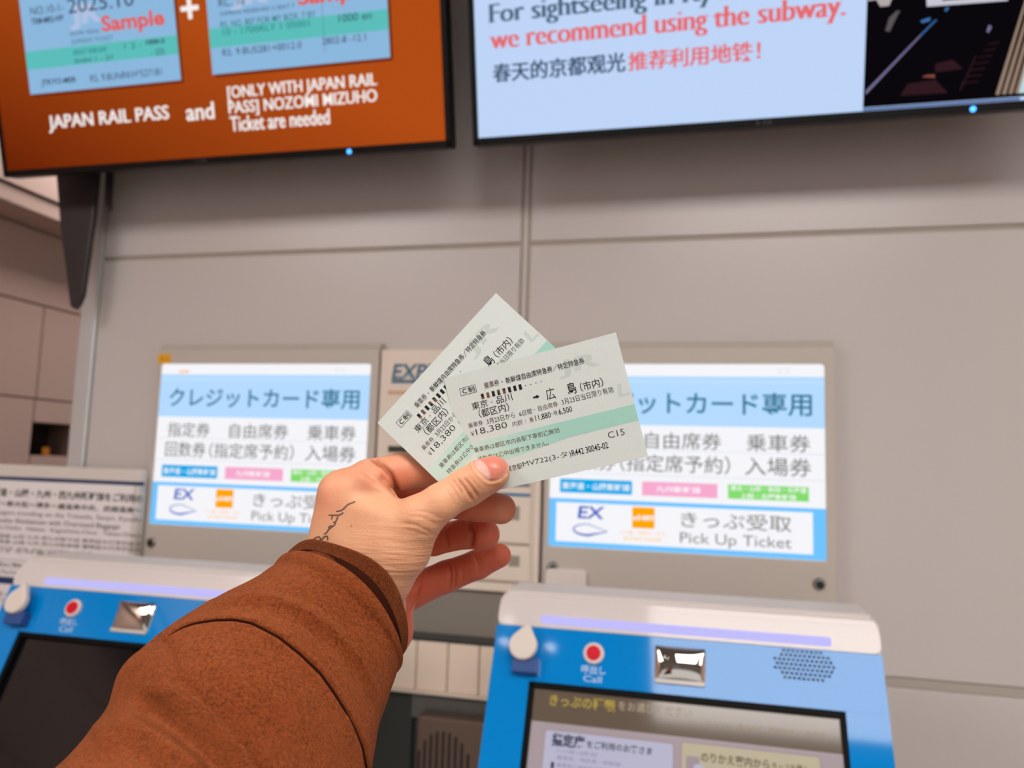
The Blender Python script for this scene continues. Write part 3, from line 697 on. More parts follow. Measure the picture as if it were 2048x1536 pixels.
def console(dx, label, lit):
    P = CON.shift(dx)
    R0 = CON
    U = lambda x, y: R0.uv(x, y)
    u0, u1 = U(1000, 1200)[0], U(1760, 1260)[0]
    vblue = (U(997, 1250)[1] + U(1763, 1308)[1]) / 2
    vtop = 0.0; vbot = -0.62
    t = thing('ticket_console', label, 'ticket machine', P.pt([((u0 + u1) / 2, vbot, 0)])[0], 'sloping consoles of the ticket machines')
    # housing: white body with top shelf running back to the wall
    g = Geo(P)
    g.rrect(u0, u1, vbot, vtop + .004, -0.05, -0.0125, m_cwhite, r=0.012)
    g.rrect(u0, u1, vblue - .001, vtop + .004, -0.02, -0.002, m_cwhite, r=0.011, bev=0.003)
    back = Geo()
    b = bmesh.new()
    bmesh.ops.create_cube(b, size=1)
    o = P.pt([(0, vtop, 0)])[0]; zt = o[2] + 0.0065
    for v in b.verts: v.co = (o[0] + (u0 + u1) / 2 + v.co.x * (u1 - u0 - .004), (o[1] + .006 + 1.182) / 2 + v.co.y * (1.182 - o[1] - .006), zt - .25 + v.co.z * 0.5)
    bmesh.ops.bevel(b, geom=b.edges[:], offset=0.006, segments=3, affect='EDGES')
    b.verts.ensure_lookup_table(); b.verts.index_update()
    P_save = g.p; g.p = None; g.bm(b, m_cshelf); g.p = P_save
    g.build('housing', t)
    g = Geo(P); vg = -0.006
    g.rrect(u0 + .001, u1 - .001, vblue, vg - .001, -0.006, 0.001, m_cwhite, r=0.009, bev=0.0006); g.build('white_fascia', t)
    # blue face with the screen opening
    su0, su1 = U(1058, 1364)[0], U(1691, 1421)[0]; sv1 = (U(1058, 1364)[1] + U(1690, 1421)[1]) / 2; sv0 = sv1 - (su1 - su0) * 0.76
    g = Geo(P)
    for a in ((u0 + .001, u1 - .001, sv1, vblue - .0005), (u0 + .001, su0, sv0, sv1 + .0005), (su1, u1 - .001, sv0, sv1 + .0005), (u0 + .001, u1 - .001, vbot + .004, sv0 + .0005)):
        g.box(*a, -0.0125, 0.001, m_blue)
    g.build('blue_face', t)
    # status bar
    g = Geo(P); a = (U(1082, 1238)[0], U(1662, 1284)[0], (U(1082, 1250)[1] + U(1662, 1292)[1]) / 2, (U(1082, 1232)[1] + U(1662, 1274)[1]) / 2)
    g.rrect(a[0], a[1], a[2], a[3], 0.0, 0.0022, m_ledbar, r=0.003, bev=0.0006); g.build('status_light_bar', t)
    # hook on its stem
    c = U(1052, 1296, ); hr = abs(U(1082, 1296)[0] - c[0]) * .93
    ang = np.linspace(math.radians(118), math.radians(118 + 304), 30)
    pts = [(c[0] + hr * math.cos(a), c[1] - .001 + hr * math.sin(a)) for a in np.linspace(math.radians(140), math.radians(400), 30)]
    pts += [(c[0] + hr * .35, c[1] + hr * 1.36), (c[0] + hr * .16, c[1] + hr * 1.5)]
    g = Geo(P); g.prism(pts, 0.016, 0.025, m_hook, bev=0.003); hk = g.build('hook', t)
    g = Geo(P); sa = pxbox(R0, 1028, 1318, 1078, 1356); g.box(sa[0], sa[1], sa[2] - .004 + .008, sa[3], 0.0, 0.017, m_stem, bev=0.001); g.build('stem', hk)
    # call button
    c = U(1188, 1308); g = Geo(P); g.disc(c[0], c[1], 0.0140, 0.0, 0.006, m_ring, bev=0.002); bt = g.build('call_button', t)
    g = Geo(P); g.disc(c[0], c[1], 0.0095, 0.006, 0.0085, m_redb, bev=0.0015); g.build('red_cap', bt)
    g = Geo(P); c = U(1186, 1345); write(g, '呼出し', c[0] - .0155, c[0] + .0165, c[1] + .003, 0.0105, m_call, w=0.0016, weight=0.01, res=2); write(g, 'Call', c[0] - .012, c[0] + .012, c[1] - .0085, 0.008, m_call, w=0.0016, res=2)
    g.build('button_lettering', t)
    # mirror
    a = (U(1310, 1300)[0], U(1411, 1305)[0], (U(1312, 1367)[1] + U(1411, 1373)[1]) / 2, (U(1312, 1292)[1] + U(1409, 1299)[1]) / 2)
    g = Geo(P); g.rrect(a[0], a[1], a[2], a[3], 0.0, 0.002, m_sill, r=0.006, bev=0.0004)
    nn = 24; uu = np.linspace(a[0] + .0008, a[1] - .0008, nn); vv = np.linspace(a[2] + .003, a[3] - .0008, nn)
    dome = lambda i, j: 0.0021 + 0.0062 * (1 - (2 * i / (nn - 1) - 1) ** 2) ** .5 * (1 - (2 * j / (nn - 1) - 1) ** 2) ** .5 + (0.003 * j / (nn - 1))
    g.add([(uu[i], vv[j], dome(i, j)) for i in range(nn) for j in range(nn)], [(i * nn + j, (i + 1) * nn + j, (i + 1) * nn + j + 1, i * nn + j + 1) for i in range(nn - 1) for j in range(nn - 1)], m_mirror, smooth=True)
    mr = g.build('mirror', t)
    g = Geo(P); g.box(a[0] + .001, a[1] - .001, a[2] - .0005, a[2] + .005, 0.0008, 0.0045, m_sill, bev=0.001); g.build('sill', mr)
    # loudspeaker holes
    a = (U(1548, 1330)[0], U(1669, 1334)[0]); cv = (U(1548, 1305)[1] + U(1670, 1357)[1] + U(1610, 1331)[1] * 2) / 4
    g = Geo(P); nx, ny = 13, 7; dxh = (a[1] - a[0]) / nx; hh = .0165
    for j in range(ny):
        yy = cv - hh + 2 * hh * j / (ny - 1)
        cut = (abs(j - (ny - 1) / 2) / ((ny - 1) / 2)) ** 2 * 2.0
        for i in range(nx):
            xx = a[0] + dxh * (i + 0.5 + (0.25 if j % 2 else -0.25))
            if i + .5 < cut or i + .5 > nx - cut: continue
            g.disc(xx, yy, 0.0019, 0.0008, 0.00125, m_hole, seg=12)
    g.build('speaker_holes', t)
    # screen
    bw = .0075
    g = Geo(P)
    for q in ((su0, su1, sv1 - bw, sv1), (su0, su1, sv0, sv0 + bw), (su0, su0 + bw, sv0, sv1), (su1 - bw * .8, su1, sv0, sv1)): g.box(*q, -0.012, -0.0005, m_sframe, bev=0.0008)
    g.build('screen_frame', t)
    d = (su0 + bw, su1 - bw * .8, sv0 + bw, sv1 - bw)
    if not lit:
        g = Geo(P); g.rect(*d, -0.008, m_off); g.build('screen', t); return t
    e_bg = glow('display_pink_grey', (176, 160, 164), 0.85, 0.08, 0.5); e_head = glow('display_header_brown', (104, 88, 74), 0.9, 0.08, 0.5); e_card = glow('display_card_lilac', (184, 182, 204), 0.95, 0.08, 0.5); e_card2 = glow('display_card_beige', (188, 176, 150), 0.95, 0.08, 0.5)
    e_yel = glow('display_yellow', (172, 150, 72)); e_lt = glow('display_light_ink', (170, 152, 132)); e_dk = glow('display_dark_ink', (66, 66, 86)); e_dk2 = glow('display_olive_ink', (100, 92, 70)); e_mid = glow('display_mid_ink', (128, 126, 160)); e_cb = glow('display_card_edge', (160, 144, 150))
    g = Geo(P); g.rect(*d, -0.008, e_bg); g.build('screen', t)
    g = Geo(P); w = -0.0076
    hv = (U(1060, 1442)[1] + U(1680, 1503)[1]) / 2
    g.rect(d[0], d[1], hv, d[3], w, e_head)
    def W(body, p0, p1, h, m, ww=-0.0068, **k):
        a = U(*p0); b_ = U(*p1); mid = ((p0[0] + p1[0]) / 2, (p0[1] + p1[1]) / 2)
        h_ = abs(U(mid[0], mid[1] - h / 2)[1] - U(mid[0], mid[1] + h / 2)[1]); write(g, body, a[0], b_[0], (a[1] + b_[1]) / 2, h_, m, w=ww, res=3, **k)
    W('きっぷの種類', (1098, 1398), (1230, 1410), 24, e_yel, weight=0.022)
    W('をお選びください', (1236, 1409), (1384, 1424), 19, e_lt, weight=0.01)
    W('English', (1413, 1446), (1462, 1451), 11, e_lt); W('简体中文', (1477, 1452), (1528, 1457), 12, e_lt, weight=0.01); W('繁體中文', (1540, 1459), (1592, 1464), 12, e_lt, weight=0.01); W('한국어', (1614, 1466), (1652, 1470), 11, e_lt)
    for (x0, y0, x1, m) in ((1090, 1458, 1346, e_card), (1364, 1483, 1640, e_card2)):
        a = U(x0, y0); b_ = U(x1, y0 + 25)
        g.rrect(a[0] - .002, b_[0] + .002, a[1] - .162, a[1] + .002, w, w + .0002, e_cb, r=0.004); g.rrect(a[0], b_[0], a[1] - .16, a[1], w, w + .0004, m, r=0.003)
    W('指定席', (1102, 1477), (1168, 1484), 28, e_dk, weight=0.04); W('をご利用のお客さま', (1172, 1486), (1304, 1502), 16, e_dk, weight=0.02)
    for k in range(4): W(('きっぷの購入と座席の指定', '乗車券・特急券・新幹線', '乗車券と特急券の同時購入ができます', '予約のお受け取り')[k], (1112, 1500 + 14 * k), ((1194, 1240, 1290, 1230)[k], (1508, 1514, 1524, 1530)[k] + 13 * k), 9, e_mid)
    g.rect(U(1100, 1524)[0], U(1107, 1524)[0], U(1100, 1536)[1], U(1100, 1522)[1], w + .0006, e_dk)
    W('のりかえ案内から', (1402, 1512), (1540, 1528), 21, e_dk2, weight=0.02); W('きっぷを購入', (1545, 1530), (1620, 1540), 17, e_dk2, weight=0.01)
    a = U(1372, 1510); g.rrect(a[0], a[0] + .016, a[1] - .03, a[1], w + .0005, w + .0007, e_cb, r=0.002); g.rrect(a[0] + .009, a[0] + .021, a[1] - .032, a[1] - .008, w + .0007, w + .0009, e_card, r=0.004)
    g.build('screen_lettering', t)
    return t
console(0.0, 'blue ticket machine console with its screen lit, at the right', True)
console(-0.8215, 'blue ticket machine console with a black screen, behind the sleeve', False)
# ================================================================== the person: left hand, forearm and coat sleeve
VOX = 0.62                                   # millimetres

def J(px, py, z, r): return (at(px, py, z).astype(np.float32), float(r))

class Field:
    def __init__(s, lo, hi, h):
        s.lo = np.array(lo, np.float32); s.h = h
        s.n = np.ceil((np.array(hi) - lo) / h).astype(int) + 1
        ax = [s.lo[k] + h * np.arange(s.n[k], dtype=np.float32) for k in range(3)]
        s.X, s.Y, s.Z = np.meshgrid(*ax, indexing='ij')
        s.ax = ax
    def cone(s, A, B):
        (a, ra), (b, rb) = A, B
        d = b - a; L2 = float(d.dot(d)) + 1e-9
        x, y, z = s.X - a[0], s.Y - a[1], s.Z - a[2]
        t = np.clip((x * d[0] + y * d[1] + z * d[2]) / L2, 0, 1)
        x -= t * d[0]; y -= t * d[1]; z -= t * d[2]
        return np.sqrt(x * x + y * y + z * z) - (ra + (rb - ra) * t)
    def ball(s, A, sx=1, sy=1, sz=1):
        a, r = A
        return np.sqrt(((s.X - a[0]) / sx) ** 2 + ((s.Y - a[1]) / sy) ** 2 + ((s.Z - a[2]) / sz) ** 2) - r
    def tri(s, A, B, C):
        """rounded triangle, radius blended over the corners"""
        a, b, c = A[0], B[0], C[0]
        ab, ac = b - a, c - a
        n = np.cross(ab, ac); nn = float(n.dot(n))
        px, py, pz = s.X - a[0], s.Y - a[1], s.Z - a[2]
        # barycentric of the projection
        def cr(u, v): return u[0] * v[0] + u[1] * v[1] + u[2] * v[2]
        d00, d01, d11 = cr(ab, ab), cr(ab, ac), cr(ac, ac)
        d20 = px * ab[0] + py * ab[1] + pz * ab[2]; d21 = px * ac[0] + py * ac[1] + pz * ac[2]
        den = d00 * d11 - d01 * d01
        v = (d11 * d20 - d01 * d21) / den; w = (d00 * d21 - d01 * d20) / den
        inside = (v >= 0) & (w >= 0) & (v + w <= 1)
        rr = A[1] + (B[1] - A[1]) * np.clip(v, 0, 1) + (C[1] - A[1]) * np.clip(w, 0, 1)
        pl = np.abs(px * n[0] + py * n[1] + pz * n[2]) / math.sqrt(nn) - rr
        ed = np.minimum(np.minimum(s.cone(A, B), s.cone(B, C)), s.cone(C, A))
        return np.where(inside, np.minimum(pl, ed), ed)

def smin(a, b, k):
    h = np.maximum(k - np.abs(a - b), 0.0) / k
    return np.minimum(a, b) - h * h * h * k * (1 / 6.0)

def chain(f, pts, k=2.0):
    d = None
    for A, B in zip(pts[:-1], pts[1:]):
        e = f.cone(A, B); d = e if d is None else smin(d, e, k)
    return d

def surface_nets(f, S):
    nx, ny, nz = S.shape
    ins = S < 0
    c = np.zeros((nx - 1, ny - 1, nz - 1), np.int8)
    for i in (0, 1):
        for j in (0, 1):
            for k in (0, 1): c += ins[i:nx - 1 + i, j:ny - 1 + j, k:nz - 1 + k]
    act = (c > 0) & (c < 8)
    idx = np.argwhere(act)
    ids = -np.ones(act.shape, np.int64); ids[act] = np.arange(len(idx))
    P = np.zeros((len(idx), 3)); W = np.zeros(len(idx))
    cor = [(i, j, k) for i in (0, 1) for j in (0, 1) for k in (0, 1)]
    val = {q: S[idx[:, 0] + q[0], idx[:, 1] + q[1], idx[:, 2] + q[2]] for q in cor}
    for p in cor:
        for ax in range(3):
            if p[ax]: continue
            q = list(p); q[ax] = 1; q = tuple(q)
            a, b = val[p], val[q]; m = (a < 0) != (b < 0)
            t = np.where(m, a / np.where(m, a - b, 1), 0)
            pt = np.array(p, float)[None, :] + t[:, None] * (np.array(q) - np.array(p))[None, :]
            P[m] += pt[m]; W[m] += 1
    V = f.lo + f.h * (idx + P / W[:, None])
    Q = []
    for ax in range(3):
        o = [a for a in range(3) if a != ax]
        sl0 = [slice(1, -1)] * 3; sl1 = [slice(1, -1)] * 3
        sl0[ax] = slice(0, -1); sl1[ax] = slice(1, None)
        a, b = ins[tuple(sl0)], ins[tuple(sl1)]
        e = np.argwhere(a != b); fl = a[tuple(e.T)]
        base = e + 1; base[:, ax] -= 1
        def cell(d0, d1):
            q = base.copy(); q[:, o[0]] -= d0; q[:, o[1]] -= d1
            return ids[tuple(q.T)]
        quad = np.stack([cell(1, 1), cell(0, 1), cell(0, 0), cell(1, 0)], 1)
        flip = fl if ax != 1 else ~fl
        quad[~flip] = quad[~flip][:, ::-1]
        Q.append(quad)
    return V, np.concatenate(Q)

def vnormals(V, Q):
    n = np.cross(V[Q[:, 2]] - V[Q[:, 0]], V[Q[:, 3]] - V[Q[:, 1]])
    N = np.zeros_like(V)
    for k in range(4): np.add.at(N, Q[:, k], n)
    return N / (np.linalg.norm(N, axis=1)[:, None] + 1e-12)

def relax(V, Q, it, lam=0.5):
    for _ in range(it):
        A = np.zeros_like(V); C = np.zeros(len(V))
        for a, b in ((0, 1), (1, 2), (2, 3), (3, 0)):
            np.add.at(A, Q[:, a], V[Q[:, b]]); np.add.at(C, Q[:, a], 1)
            np.add.at(A, Q[:, b], V[Q[:, a]]); np.add.at(C, Q[:, b], 1)
        V = V + lam * (A / np.maximum(C, 1)[:, None] - V)
    return V

def to_px(V):
    return np.stack([1024 + F * V[:, 0] / V[:, 2], 768 + F * V[:, 1] / V[:, 2]], 1)

def poly_dist(P, pts):
    """distance in pixels to a polyline and position along it 0..1"""
    pts = np.asarray(pts, float); best = np.full(len(P), 1e9); tt = np.zeros(len(P)); L = np.concatenate([[0], np.cumsum(np.linalg.norm(np.diff(pts, axis=0), axis=1))])
    for i in range(len(pts) - 1):
        d = pts[i + 1] - pts[i]; l2 = d.dot(d) + 1e-9
        t = np.clip(((P - pts[i]) @ d) / l2, 0, 1)
        q = np.linalg.norm(P - pts[i] - t[:, None] * d, axis=1)
        m = q < best; best[m] = q[m]; tt[m] = (L[i] + t[m] * np.sqrt(l2)) / L[-1]
    return best, tt

def poly_sdf(P, pts):
    pts = np.asarray(pts, float); d, _ = poly_dist(P, np.vstack([pts, pts[:1]]))
    ins = np.zeros(len(P), bool); n = len(pts)
    for i in range(n):
        a, b = pts[i], pts[(i + 1) % n]
        m = (a[1] > P[:, 1]) != (b[1] > P[:, 1])
        xi = (b[0] - a[0]) * (P[:, 1] - a[1]) / (b[1] - a[1] + 1e-12) + a[0]
        ins ^= m & (P[:, 0] < xi)
    return np.where(ins, -d, d)

# the plane in which the two tickets are pinched
_tl, _tr, _br = (cam_to_world(at(*q)) for q in ((887.5, 757.0, 366.2), (1231.8, 664.6, 345.6), (1297, 907, 344.8)))
TKT = Plane(_tl, _tr - _tl, _tr - _br)
def zt(px, py):
    d = ray(px, py); q = d * (np.dot(TKT.O - CAM, TKT.N) / np.dot(d, TKT.N))
    return float((ROT @ q)[2] * 1000)
def pinch(px, py, r, side): return J(px, py, zt(px, py) + side * (r + (0.15 if side < 0 else 2.9)), r)

# ------------------------------------------------------------------ joints: pixel, pixel, distance, radius (mm)
thumb = [J(764, 1150, 366, 13.0), J(805, 1098, 361, 13.0), J(843, 1034, 355.5, 10.2), J(880, 1006, 354, 8.5), pinch(934, 974, 8.7, -1), pinch(962, 958, 8.2, -1), pinch(986, 945, 7.7, -1)]
index_ = [J(684, 988, 373, 10.0), J(738, 959, 373.5, 9.6), J(802, 943, 377, 9.0), J(872, 941, 383, 8.8), J(925, 946, 377, 7.6), pinch(973, 950, 7.0, 1)]
middle = [J(700, 1012, 392, 10.5), J(790, 1000, 398, 9.6), J(882, 1000, 401, 9.3), J(950, 1009, 393, 8.2), J(1002, 1018, 386, 7.6)]
ring = [J(722, 1058, 408, 10.3), J(800, 1072, 418, 9.2), J(866, 1080, 423, 8.4), J(932, 1067, 412, 7.9), J(969, 1069, 405, 8.1)]
pinky = [J(756, 1168, 428, 10.0), J(824, 1182, 430, 9.6), J(893, 1153, 430, 8.7), J(955, 1129, 425, 7.9), J(998, 1111, 421, 6.7)]
wrist_a, wrist_b = J(655, 1168, 376, 13.5), J(742, 1212, 372, 15.5)
wr2_a, wr2_b = J(690, 1215, 400, 14), J(778, 1262, 404, 11.5)

f = Field(np.array([-112, 22, 333]), np.array([6, 150, 447]), VOX)
palm = f.cone(J(652, 1150, 372, 12.0), index_[0])
palm = smin(palm, f.cone(J(690, 1180, 390, 12), middle[0]), 9)
palm = smin(palm, f.cone(J(712, 1205, 404, 12), ring[0]), 9)
palm = smin(palm, f.cone(J(745, 1245, 414, 12), pinky[0]), 9)
palm = smin(palm, f.tri(J(664, 1120, 376, 11), index_[0], ring[0]), 9)
palm = smin(palm, f.tri(J(664, 1120, 376, 11), J(745, 1240, 412, 11), ring[0]), 9)
palm = smin(palm, f.tri(ring[0], pinky[0], J(745, 1240, 412, 11)), 9)
# web between thumb and first finger
palm = smin(palm, f.tri(J(700, 1140, 367, 10.5), J(800, 1046, 360, 8.8), J(694, 1010, 370, 9.2)), 8)
palm = smin(palm, f.tri(J(700, 1140, 367, 10.5), J(766, 1160, 364, 13), J(800, 1046, 360, 9.0)), 9)
palm = smin(palm, f.cone(J(770, 996, 366, 5.2), J(745, 962, 368, 5.6)), 7)
th = chain(f, thumb, 4)
th = smin(th, f.ball(J(974, 951, zt(974, 951) - 6.6, 1.0), 9.0, 7.6, 6.2) * 6.5, 3)
body = smin(palm, th, 9)
# wrist and forearm inside the sleeve
body = smin(body, f.cone(wrist_a, J(610, 1330, 366, 15)), 8)
body = smin(body, f.cone(wrist_b, J(690, 1370, 362, 16)), 8)
body = smin(body, f.tri(wrist_a, wrist_b, J(650, 1350, 364, 15)), 8)
body = smin(body, f.cone(wr2_a, wr2_b), 8); body = smin(body, f.cone(wr2_b, J(735, 1350, 396, 12)), 8); body = smin(body, f.cone(wr2_a, J(660, 1340, 394, 14)), 8)
# heel of the palm
body = smin(body, f.cone(J(790, 1226, 402, 8.5), J(800, 1200, 418, 9.0)), 7)
for fg in (index_, middle, ring, pinky):
    d = chain(f, fg, 3.0)
    a = fg[0][0]
    far = np.sqrt((f.X - a[0]) ** 2 + (f.Y - a[1]) ** 2 + (f.Z - a[2]) ** 2)
    k = 0.4 + 7.5 * np.clip(1 - (far - 8) / 17, 0, 1)
    body = smin(body, d, k)
V, Q = surface_nets(f, body.astype(np.float32))
del body, palm, th, d, far, k
V = relax(V, Q, 3, 0.5)

# ------------------------------------------------------------------ folds, knuckle creases, nail
P = to_px(V); N = vnormals(V, Q)
view = -V / np.linalg.norm(V, axis=1)[:, None]
facing = np.clip((N * view).sum(1), 0, 1)
front = facing > 0.05
ON_THUMB = front & (V[:, 2] < 358.5)
ON_INDEX = front & (V[:, 2] < 374) & (V[:, 2] > 350)
ON_BACK = front & (V[:, 2] < 378)
ON_FING = front & (V[:, 2] > 376)
disp = np.zeros(len(V)); redden = np.zeros(len(V)); wr = np.zeros(len(V)); dark = np.zeros(len(V))
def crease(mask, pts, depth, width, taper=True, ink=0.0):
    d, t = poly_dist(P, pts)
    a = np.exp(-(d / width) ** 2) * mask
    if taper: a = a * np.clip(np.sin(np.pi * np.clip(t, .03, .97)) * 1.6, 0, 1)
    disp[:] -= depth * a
    if ink: dark[:] = np.maximum(dark, ink * a)  # crease shade put into the skin colour on top of the carving
def swell(mask, c, r, h, sq=1.0):
    d = np.hypot((P[:, 0] - c[0]) / sq, P[:, 1] - c[1]); disp[:] += h * np.exp(-(d / r) ** 2) * mask
# thumb knuckle
for pts, dep, w in (([(911, 953), (930, 976), (945, 999), (949, 1004)], .95, 3.0), ([(926, 953), (944, 974), (956, 992), (958, 997)], .8, 2.8), ([(902, 954), (916, 972), (928, 990)], .55, 2.6),
                    ([(896, 962), (908, 980), (921, 1002)], .22, 2.2), ([(936, 950), (950, 966), (962, 982)], .25, 2.2), ([(888, 972), (902, 992), (912, 1012)], .15, 2.2), ([(918, 952), (938, 975), (951, 996)], .25, 2.0)):
    crease(ON_THUMB, pts, dep, w, ink=min(.8, dep * .9))
swell(ON_THUMB, (937, 980), 24, .45)
# thumb base creases
for k, (pts, dep) in enumerate((([(800, 1046), (832, 1050), (856, 1062), (870, 1072)], .45), ([(812, 1032), (842, 1034), (864, 1044), (880, 1052)], .30), ([(822, 1020), (850, 1022), (872, 1032), (892, 1040)], .22), ([(806, 1058), (836, 1064), (862, 1074)], .3))):
    crease(ON_THUMB, pts, dep, 2.8, ink=dep * .6)
# fold between first finger and web
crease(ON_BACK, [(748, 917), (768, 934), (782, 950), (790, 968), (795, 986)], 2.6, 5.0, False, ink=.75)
swell(ON_BACK, (764, 942), 9, .6); swell(ON_BACK, (777, 962), 9, .7)
crease(ON_BACK, [(757, 952), (770, 965), (782, 978), (788, 986)], .8, 5.0, ink=.25)
crease(ON_BACK, [(738, 944), (756, 958), (774, 976)], .4, 4.0); crease(ON_BACK, [(716, 946), (740, 958), (762, 976)], .25, 3.5); crease(ON_BACK, [(742, 980), (770, 990), (792, 994)], .25, 3.5)
swell(ON_BACK, (772, 946), 14, .7); swell(ON_BACK, (690, 962), 20, .3)
# finger joint creases (seen from their side)
for pts, dep, w in (([(896, 1122), (902, 1150), (899, 1186)], .8, 3.4), ([(907, 1120), (911, 1148), (908, 1180)], .5, 3.0), ([(947, 1106), (956, 1126), (960, 1148)], .6, 3.0), ([(953, 1104), (962, 1124), (966, 1144)], .35, 2.6),
                    ([(937, 1036), (944, 1066), (941, 1102)], 1.7, 5.5), ([(948, 1042), (953, 1058), (951, 1070)], .5, 3.0), ([(888, 1048), (892, 1075), (896, 1098)], .9, 5.0), ([(922, 1134), (926, 1150), (922, 1168)], .25, 3.0)):
    crease(ON_FING, pts, dep, w, ink=dep * .45)
crease(front & (V[:, 2] > 380), [(842, 1166), (836, 1190), (820, 1218), (802, 1248)], .7, 3.0, ink=.3)
# nail
nail_px = [(947, 922), (951, 934), (960, 946), (970, 956), (978, 961), (990, 961), (1002, 956), (1012, 947), (1018, 936), (1019, 927), (1012, 917), (1000, 911), (984, 910), (968, 914), (955, 917)]
sd = poly_sdf(P, nail_px)
nail = np.clip(0.5 - sd / (2.2 + 7 * np.clip((930 - P[:, 1]) / 14, 0, 1)), 0, 1) * ON_THUMB
disp += 0.10 * nail
disp -= 0.55 * np.exp(-((sd - 1.0) / 2.0) ** 2) * ON_THUMB * (P[:, 0] < 1016)
disp += 0.35 * np.exp(-((sd - 6.0) / 3.5) ** 2) * ON_THUMB * (P[:, 0] < 1004)
lun = np.clip(0.5 - poly_sdf(P, [(946, 921), (962, 921), (972, 930), (979, 944), (980, 962), (965, 960), (945, 935)]) / 4.0, 0, 1) * nail
free = np.clip(0.5 + (sd + 3.0) / 1.6, 0, 1) * nail * (P[:, 1] > 930) * np.clip((P[:, 0] - 985) / 10, 0, 1)
# wrist wrinkles and colour
wr = np.clip(1 - np.abs(P[:, 1] - 1150 + 0.22 * (P[:, 0] - 760)) / 125, 0, 1) * np.clip((P[:, 0] - 640) / 110, 0, 1) * ON_BACK
wr = np.maximum(wr, .6 * np.clip(1 - np.hypot((P[:, 0] - 845) / 60, (P[:, 1] - 1045) / 38), 0, 1) * ON_THUMB)
kn = np.clip(1 - np.hypot((P[:, 0] - 800) / 220, (P[:, 1] - 950) / 60), 0, 1) * 0.55
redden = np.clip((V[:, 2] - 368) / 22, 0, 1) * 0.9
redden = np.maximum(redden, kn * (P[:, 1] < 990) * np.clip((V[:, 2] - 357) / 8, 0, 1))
redden = np.maximum(redden, 0.35 * np.clip(1 - np.hypot(P[:, 0] - 640, P[:, 1] - 1000) / 70, 0, 1))
redden = np.maximum(redden, 0.5 * ON_THUMB * np.clip(1 - np.hypot((P[:, 0] - 1000) / 26, (P[:, 1] - 985) / 22), 0, 1))
disp += 0.05 * np.sin(P[:, 0] * .9 + P[:, 1] * .35) * 0
V2 = V + N * disp[:, None]
V2 = relax(V2, Q, 1, 0.25)

# ------------------------------------------------------------------ skin
def attr_node(nt, name):
    n = nt.nodes.new('ShaderNodeAttribute'); n.attribute_name = name; return n.outputs['Fac']
def mix(nt, fac, a, b):
    m = nt.nodes.new('ShaderNodeMix'); m.data_type = 'RGBA'
    if isinstance(fac, float): m.inputs[0].default_value = fac
    else: nt.links.new(fac, m.inputs[0])
    for sock, v in ((m.inputs[6], a), (m.inputs[7], b)):
        if isinstance(v, tuple): sock.default_value = v
        else: nt.links.new(v, sock)
    return m.outputs[2]
def math_(nt, op, a, b=None, c=None):
    m = nt.nodes.new('ShaderNodeMath'); m.operation = op
    for k, v in enumerate((a, b, c)):
        if v is None: continue
        if isinstance(v, (int, float)): m.inputs[k].default_value = v
        else: nt.links.new(v, m.inputs[k])
    return m.outputs[0]
sk = bpy.data.materials.new('skin'); sk.use_nodes = True
nt = sk.node_tree; b = nt.nodes['Principled BSDF']
tc = nt.nodes.new('ShaderNodeTexCoord')
def noise(scale, detail=4, rough=.5, vec=None):
    n = nt.nodes.new('ShaderNodeTexNoise'); n.inputs['Scale'].default_value = scale; n.inputs['Detail'].default_value = detail; n.inputs['Roughness'].default_value = rough
    nt.links.new(vec or tc.outputs['Object'], n.inputs['Vector']); return n.outputs['Fac']
base = mix(nt, noise(60, 4), lin((214, 154, 116)), lin((231, 180, 143)))
base = mix(nt, math_(nt, 'MULTIPLY', noise(25, 3), 0.35), base, lin((224, 150, 110)))
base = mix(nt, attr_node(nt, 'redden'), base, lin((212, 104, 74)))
base = mix(nt, math_(nt, 'MULTIPLY', attr_node(nt, 'fold'), 0.85), base, lin((150, 66, 38)))  # painted shade along the creases
nailc = mix(nt, attr_node(nt, 'lunula'), lin((212, 128, 108)), lin((226, 178, 164)))
nailc = mix(nt, attr_node(nt, 'nailtip'), nailc, lin((238, 200, 170)))
base = mix(nt, attr_node(nt, 'nail'), base, nailc)
nt.links.new(base, b.inputs['Base Color'])
nt.links.new(math_(nt, 'MULTIPLY_ADD', attr_node(nt, 'nail'), -0.22, 0.50), b.inputs['Roughness'])
b.inputs['Subsurface Weight'].default_value = 0.30; b.inputs['Subsurface Radius'].default_value = (1.0, 0.35, 0.18); b.inputs['Subsurface Scale'].default_value = 0.006
b.inputs['Specular IOR Level'].default_value = 0.4
# fine skin lines run across the wrist; pores everywhere
mp = nt.nodes.new('ShaderNodeMapping'); nt.links.new(tc.outputs['Object'], mp.inputs['Vector'])
mp.inputs['Rotation'].default_value = (0, math.radians(-14), 0); mp.inputs['Scale'].default_value = (34, 34, 430)
lines = noise(1.0, 3, .55, mp.outputs['Vector'])
lines = math_(nt, 'MULTIPLY', math_(nt, 'SUBTRACT', lines, 0.5), attr_node(nt, 'wrinkle'))
h = math_(nt, 'MULTIPLY_ADD', lines, 3.8, math_(nt, 'MULTIPLY', noise(900, 2), 0.35))
h = math_(nt, 'ADD', h, math_(nt, 'MULTIPLY', noise(260, 3), 0.5))
bp = nt.nodes.new('ShaderNodeBump'); bp.inputs['Strength'].default_value = 0.55; bp.inputs['Distance'].default_value = 0.0006
nt.links.new(h, bp.inputs['Height']); nt.links.new(bp.outputs['Normal'], b.inputs['Normal'])

